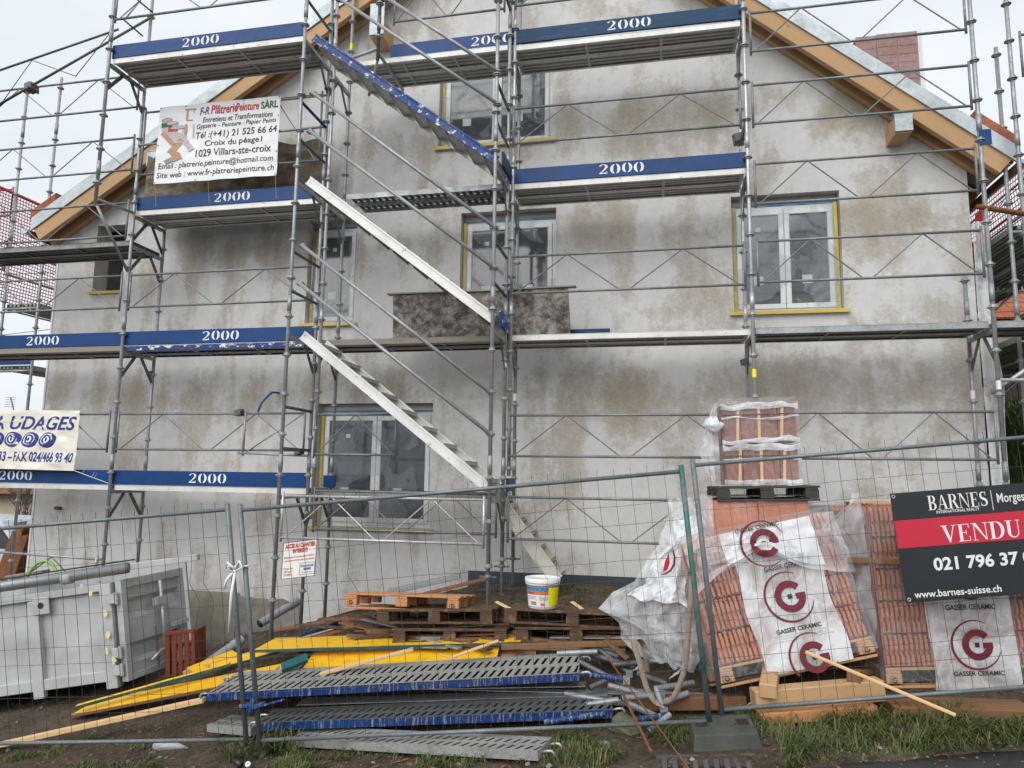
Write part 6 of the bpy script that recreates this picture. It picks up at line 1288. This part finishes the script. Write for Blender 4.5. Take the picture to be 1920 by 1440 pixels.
for i, (x, y) in enumerate(((1077, 1407), (1105, 1408), (1163, 1410), (990, 1432), (1030, 1436), (700, 1430), (860, 1434), (620, 1428), (1270, 1330), (1300, 1324), (1340, 1418), (1650, 1402), (300, 1420), (120, 1408), (60, 1380), (350, 1402), (240, 1428), (1100, 1428))): rock('pebble', PG(x, y, .008), random.uniform(.012, .024), 'rock', 'small pale pebble on the road or verge', 'pebble', 'pebbles along the road edge')
tag(MB().lathe([(0, .0), (.022, 0), (.022, .006), (.006, .007), (.006, .002), (0, .002)], (0, 0, 0), 16).build('bottle_lid', M['white_pvc'], None, True, loc=(0, 0, 0)), 'white round plastic cap lying by the mossy fence foot', 'cap'); o = bpy.data.objects['bottle_lid']; o.location = PG(465, 1433, .03); o.rotation_euler = (R(70), 0, R(20))
cn_ = PG(452, 1434, .03); tag(MB().tube(cn_, cn_+V(-.07, .03, .01), .025, 12).build('drink_can', M['sign_black'], None, True, loc=cn_), 'small crushed dark can by the mossy fence foot', 'can')
bt = PG(290, 1398, .03); mb = MB(); mb.pipe([bt, bt+V(.06, .0, .005), bt+V(.2, .01, .01), bt+V(.26, .0, .012), bt+V(.3, .0, .01)], [.03, .045, .042, .02, .016], 12); tag(mb.build('plastic_bottle', M['film'], None, True, loc=bt), 'flattened clear plastic bottle lying in the grass below the fence', 'bottle')
for (x, y, w_, l_, lab_) in ((1255, 1275, .12, .08, 'torn white scrap on bare earth inside the strap loop'), (1180, 1262, .16, .12, 'creased white sheet scrap among the loose tubes'), (1430, 1326, .03, .22, 'thin white plastic strip beside the short square beam'), (1385, 1330, .03, .12, 'small white strip on the earth between fence post and beam')):
    p = PG(x, y, .06 if x < 1300 else .03); mb = MB(); mb.grid(lambda u, v: p+V(u*l_*1.5, v*w_*.6, u*.1+.02*mnoise.noise(Vector((u*4, v*4, x)))), 8, 6); tag(mb.build('paper_scrap', M['white_paint'], None, True, loc=p), lab_, 'scrap', 'white scraps in the dirt')
# drain grate in the road
gc = PG(1325, 1436); gr = thing('drain_grate', gc, 'cast iron drain grate in the asphalt below the fence foot', 'drain'); gx = V(1, 0, .105).normalized(); gy = V(0, 1, 0); gzv = gx.cross(gy)
G = lambda x, y, z: gc+gx*x+gy*y+gzv*z
MB().obox(G(-.31, -.3, -.02), gx*.62, gy*.44, gzv*.024).build('pit', M['black'], gr)
for k in range(9): MB().obox(G(-.3+k*.07, -.28, .006), gx*.034, gy*.38, gzv*.012).build('bar', M['galv_dark'], gr)
for (a, b, c_, d_) in ((-.34, -.33, .68, .03), (-.34, .12, .68, .03)): MB().obox(G(a, b, .003), gx*c_, gy*d_, gzv*.02).build('rim', M['galv_dark'], gr)

# ---- grass, gravel (uncountable)
rg = random.Random(11); mb = MB()
def blade(x, y, z, l, lean, az, w):
    dx, dy = math.cos(az), math.sin(az); px_, py_ = -dy*w, dx*w
    pts = [(0, 0), (.45*lean*l, .6*l), (lean*l, l*max(.08, .95-.5*lean))]
    vs = []
    for k, (h_, zz) in enumerate(pts[:2]): vs += [(x+dx*h_-px_*(1-.3*k), y+dy*h_-py_*(1-.3*k), z+zz), (x+dx*h_+px_*(1-.3*k), y+dy*h_+py_*(1-.3*k), z+zz)]
    vs.append((x+dx*pts[2][0], y+dy*pts[2][0], z+pts[2][1])); mb.add(vs, [(0, 1, 3, 2), (2, 3, 4)])
def patch_grass(n, xr, yr, l0, l1, dens, ymin=True):
    for _ in range(n):
        x = rg.uniform(*xr); y = rg.uniform(*yr)
        if y < road_edge(x)+.01*rg.random(): continue
        if .1 < x < .8 and y < 5.75: continue
        if mnoise.noise(Vector((x*2.3, y*2.3, 9)))+.35*mnoise.noise(Vector((x*7, y*7, 2))) < dens: continue
        cl = .5+.5*mnoise.noise(Vector((x*4, y*4, 3))); l = rg.uniform(l0, l1)*(.5+cl)
        blade(x, y, H(x, y)+rough_h(x, y)-.01, l, rg.uniform(.5, 1.55), 6.28*mnoise.noise(Vector((x*1.8, y*1.8, 6)))+rg.uniform(-1.6, 1.6), rg.uniform(.0022, .006))
patch_grass(9000, (.55, 4.6), (5.2, 6.3), .06, .2, -.2); patch_grass(9000, (.55, 4.6), (5.2, 6.3), .02, .07, -.6); patch_grass(4500, (-.9, .6), (5.2, 5.95), .05, .18, 0); patch_grass(5000, (-3.6, -1.0), (5.15, 5.75), .03, .12, .0); patch_grass(9000, (-6.5, -3.2), (5.2, 6.3), .02, .09, .12); patch_grass(5000, (-3.2, .3), (8.2, 9.8), .02, .06, .1)
for (px_, py_) in ((470, 1420), (520, 1405), (505, 1412), (545, 1418), (440, 1425)):   # long arching blades at the mossy foot
    c = PG(px_, py_)
    for _ in range(26): blade(c.x+rg.uniform(-.06, .06), c.y+rg.uniform(-.05, .05), c.z-.01, rg.uniform(.14, .34), rg.uniform(.5, 1.2), rg.uniform(0, 6.28), .006)
go = mb.build('grass', M['grass'], None); tag(go, 'wet green and straw-coloured grass along the verge and under the fence', 'grass', kind='stuff')
mb = MB()
for _ in range(5200):
    x = rg.uniform(-8, 3.6); y = rg.uniform(5.0, 9.8)
    if mnoise.noise(Vector((x*1.2, y*1.2, 4))) < -.2: continue
    r = rg.uniform(.004, .014)*(1+1.2*(rg.random() < .05)); z = H(x, y)+rough_h(x, y)+r*.2 if y > road_edge(x) else -1.97+.105*x+r*.3
    a = rg.random()*6; q = [(x+r*math.cos(a+k*1.57)*rg.uniform(.7, 1.2), y+r*math.sin(a+k*1.57)*rg.uniform(.7, 1.2), z) for k in range(4)]; mb.add(q+[(x+r*.2, y, z+r*.9), (x, y, z-r)], [(0, 1, 4), (1, 2, 4), (2, 3, 4), (3, 0, 4)])
tag(mb.build('gravel', M['gravel'], None), 'loose gravel and crumbs of mortar scattered over the earth', 'gravel', kind='stuff')
mb = MB()
for _ in range(900):                            # splinters, leaf litter
    x = rg.uniform(-6, 3); y = rg.uniform(5.0, 9.6); z = (H(x, y)+rough_h(x, y) if y > road_edge(x) else -1.97+.105*x)+.006; a = rg.random()*6.28; l = rg.uniform(.015, .05); w_ = l*rg.uniform(.12, .5); dx, dy = math.cos(a), math.sin(a)
    mb.add([(x-dx*l, y-dy*l, z), (x+dy*w_, y-dx*w_, z+.006), (x+dx*l, y+dy*l, z+.002), (x-dy*w_, y+dx*w_, z+.004)], [(0, 1, 2, 3)])
tag(mb.build('litter', M['timber_brown'], None), 'wood splinters and dead leaves strewn on the ground', 'litter', kind='stuff')

# ================================================================ BEYOND THE HOUSE
# left: neighbour's house, leafless shrub, parked van, rusty beams
def tiles(parent, o, ex, es, w, l, nx, ny, mat, th=.05):
    n = ex.cross(es).normalized()
    m = MB().obox(V(0, 0, 0), V(1, 0, 0)*(w/nx*.96), V(0, 1, 0)*(l/ny*1.1), V(0, 0, th)).mesh('roof_tile', M[mat]); rot = rotm(ex, es, n)
    for j in range(ny):
        for i in range(nx): inst('roof_tile', m, parent, o+ex*(w*i/nx)+es*(l*j/ny)+n*(.02*(j % 2)+.0), rot)
nb = thing('neighbour_house', V(-27, 23.5, -4.2), 'low beige house with brown tiled roof left of the scaffolded house', 'house')
a = PY(-30, 925, 24); b = PY(70, 925, 24)
MB().box((a.x-3, 24, -5), (b.x+4, 30, a.z+.1)).build('wall', M['stucco_beige'], nb)
MB().box((a.x-3, 23.97, a.z-3), (a.x-1.5, 23.995, a.z-1.2)).build('window', M['glass'], nb); rf = MB().prism([(a.x-3.5, 23.4, a.z-.05), (a.x-3.5, 27, a.z+2.4), (a.x-3.5, 30.6, a.z-.05)], (b.x-a.x+8, 0, 0)).build('roof', M['tile_brown'], nb)
tiles(rf, V(a.x-3.5, 23.35, a.z+.0), V(1, 0, 0), V(0, 3.6, 2.45).normalized(), b.x-a.x+8, 4.3, 24, 10, 'tile_brown')
def shrub(name, c, h, n, label, seed, spread=1.0):
    r = random.Random(seed); t = thing(name, c, label, 'shrub'); mb = MB()
    def br(p, d, l, rad, dep):
        q = p+d*l; mb.tube(p, q, rad, 4, rad*.6, False)
        if dep == 0: return
        for _ in range(3): dd = (d+V(r.uniform(-.6, .6), r.uniform(-.6, .6), r.uniform(-.1, .5))*spread).normalized(); br(q, dd, l*r.uniform(.6, .9), rad*.6, dep-1)
    for _ in range(n): br(Vector(c), V(r.uniform(-.5, .5), r.uniform(-.5, .5), 1).normalized(), h*.32, h*.012, 3)
    mb.build('branches', M['bark'], t); return t
c = PY(38, 985, 18.5); shrub('bare_shrub', V(c.x, 18.5, c.z-.3), 1.7, 9, 'leafless brown shrub in front of the low beige house', 3, .9)
# van: white body seen behind the scaffold foot
c = PY(10, 1060, 15.5); vn = thing('parked_van', V(c.x, 15.5, c.z-.6), 'white van partly hidden behind rusty beams left of the house', 'van')
mb = MB(); prof = [(-2.2, .3), (2.0, .3), (2.05, .9), (1.7, 1.15), (1.0, 1.9), (-2.15, 1.95)]; B = V(c.x-1.0, 15.2, c.z-.75)
bevel(MB().prism([B+V(x, 0, z) for x, z in prof], (0, 1.8, 0)).build('body', M['van_white'], vn), .06, 3)
MB().prism([B+V(x, -.008, z) for x, z in ((.75, 1.2), (1.6, 1.2), (1.0, 1.78), (.75, 1.78))], (0, .006, 0)).build('window', M['glass'], vn); MB().prism([B+V(x, -.008, z) for x, z in ((-.6, 1.2), (.6, 1.2), (.6, 1.78), (-.6, 1.78))], (0, .006, 0)).build('window', M['glass'], vn)
for x in (-1.4, 1.3):
    o = MB().lathe([(0, -.09), (.3, -.09), (.33, -.05), (.33, .05), (.3, .09), (0, .09)], (0, 0, 0), 20).build('wheel', M['black'], vn, True); o.location = B+V(x, .05, .32)-org(vn); o.rotation_euler = (R(90), 0, 0)
for i, (p, q, Ya, Yb, lab_) in enumerate((((8, 1092), (48, 985), 11.0, 11.6, 'rusty steel beam leaning against the left house corner'), ((24, 1092), (52, 1010), 10.8, 11.2, 'second rusty steel beam lying against the leaning one'))):
    a = PY(*p, Ya); b = PY(*q, Yb); d = (b-a).normalized(); t = thing('steel_beam', a, lab_, 'beam'); s_ = V(1, 0, 0)-d*d.x; s_.normalize(); n_ = d.cross(s_)
    MB().obox(a-s_*.01-n_*.12, b-a, s_*.02, n_*.24).build('web', M['rusty_beam'], t)
    for k in (-1, 1): MB().obox(a-s_*.11+n_*(k*.121-.012), b-a, s_*.22, n_*.024).build('flange', M['rusty_beam'], t)
# television aerial on the neighbour's roof
a = PY(20, 770, 24); ae = thing('aerial', V(a.x, 25, PY(20, 905, 24).z+.8), 'thin television aerial standing on the low beige house', 'aerial'); p = PY(20, 745, 25); MB().tube(V(a.x, 25, org(ae).z), p, .025, 6).build('mast', M['galv_dark'], ae)
for k in range(5): MB().tube(p+V(-.25, 0, -.1*k), p+V(.25, 0, -.1*k), .01, 5).build('rod', M['galv_dark'], ae)
# right: beige house with green shutters and scalloped tiles, picket fence, grass bank
Yh = 19.; w0 = PY(1838, 640, Yh); w1_ = PY(2100, 640, Yh); nb2 = thing('neighbour_house', V(w0.x+1, Yh, 1.2), 'beige stucco house with green shutters on the grass bank', 'house')
zr = PY(1890, 606, Yh).z
MB().box((w0.x, Yh, .2), (w0.x+9, Yh+7, zr)).build('wall', M['stucco_beige'], nb2)
a = PY(1882, 762, Yh); b = PY(1908, 690, Yh)
wd_ = MB().box((a.x, Yh-.02, a.z), (b.x+.6, Yh-.002, b.z)).build('window', M['glass'], nb2)
for x0, x1 in ((a.x, (a.x+b.x)/2-.01), ((a.x+b.x)/2+.01, b.x)):
    s_ = MB().box((x0, Yh-.06, a.z), (x1, Yh-.03, b.z)).build('shutter', M['shutter_green'], nb2)
    for k in range(14): z = lerp(a.z+.06, b.z-.06, (k+.5)/14); MB().obox(V(x0+.05, Yh-.075, z-.02), V(x1-x0-.1, 0, 0), V(0, .012, .0), V(0, -.01, .05)).build('slat', M['shutter_green'], s_)
tag(nb2); rf = MB().prism([(w0.x-.4, Yh-.5, zr-.05), (w0.x-.4, Yh+3.5, zr+3.2), (w0.x-.4, Yh+7.5, zr-.05)], (10, 0, 0)).build('roof', M['tile_red'], nb2); tiles(rf, V(w0.x-.4, Yh-.52, zr+.0), V(1, 0, 0), V(0, 4, 3.25).normalized(), 4.0, 3.0, 16, 12, 'tile_red')
pf = thing('picket_fence', PY(1885, 790, 14.2), 'dark brown picket fence at the top of the grass bank', 'fence')
for k in range(16):
    p = PY(1858+k*12, 790-k*1.5, 14.2); mb = MB(); w_ = .075; h_ = .78; mb.prism([p+V(-w_/2, 0, -.15), p+V(w_/2, 0, -.15), p+V(w_/2, 0, h_-.06), p+V(0, 0, h_), p+V(-w_/2, 0, h_-.06)], (0, .025, 0)); mb.build('picket', M['fence_brown'], pf)
for h_ in (.1, .55): MB().bar(PY(1850, 790, 14.24)+V(0, 0, h_), PY(2050, 765, 14.24)+V(0, 0, h_), .03, .08).build('rail', M['fence_brown'], pf)
mb = MB(); rg2 = random.Random(4)
for _ in range(14000):
    x = rg2.uniform(4.3, 9); y = rg2.uniform(9.5, 16); z = H(x, y); l = rg2.uniform(.05, .13); a = rg2.random()*6.28; w_ = .012; dx, dy = math.cos(a), math.sin(a)
    mb.add([(x-dy*w_, y+dx*w_, z-.01), (x+dy*w_, y-dx*w_, z-.01), (x+dx*l*.6, y+dy*l*.6, z+l)], [(0, 1, 2)])
tag(mb.build('bank_grass', M['grass_bank'], None), 'green grass and ground ivy covering the bank beside the house', 'grass', kind='stuff')
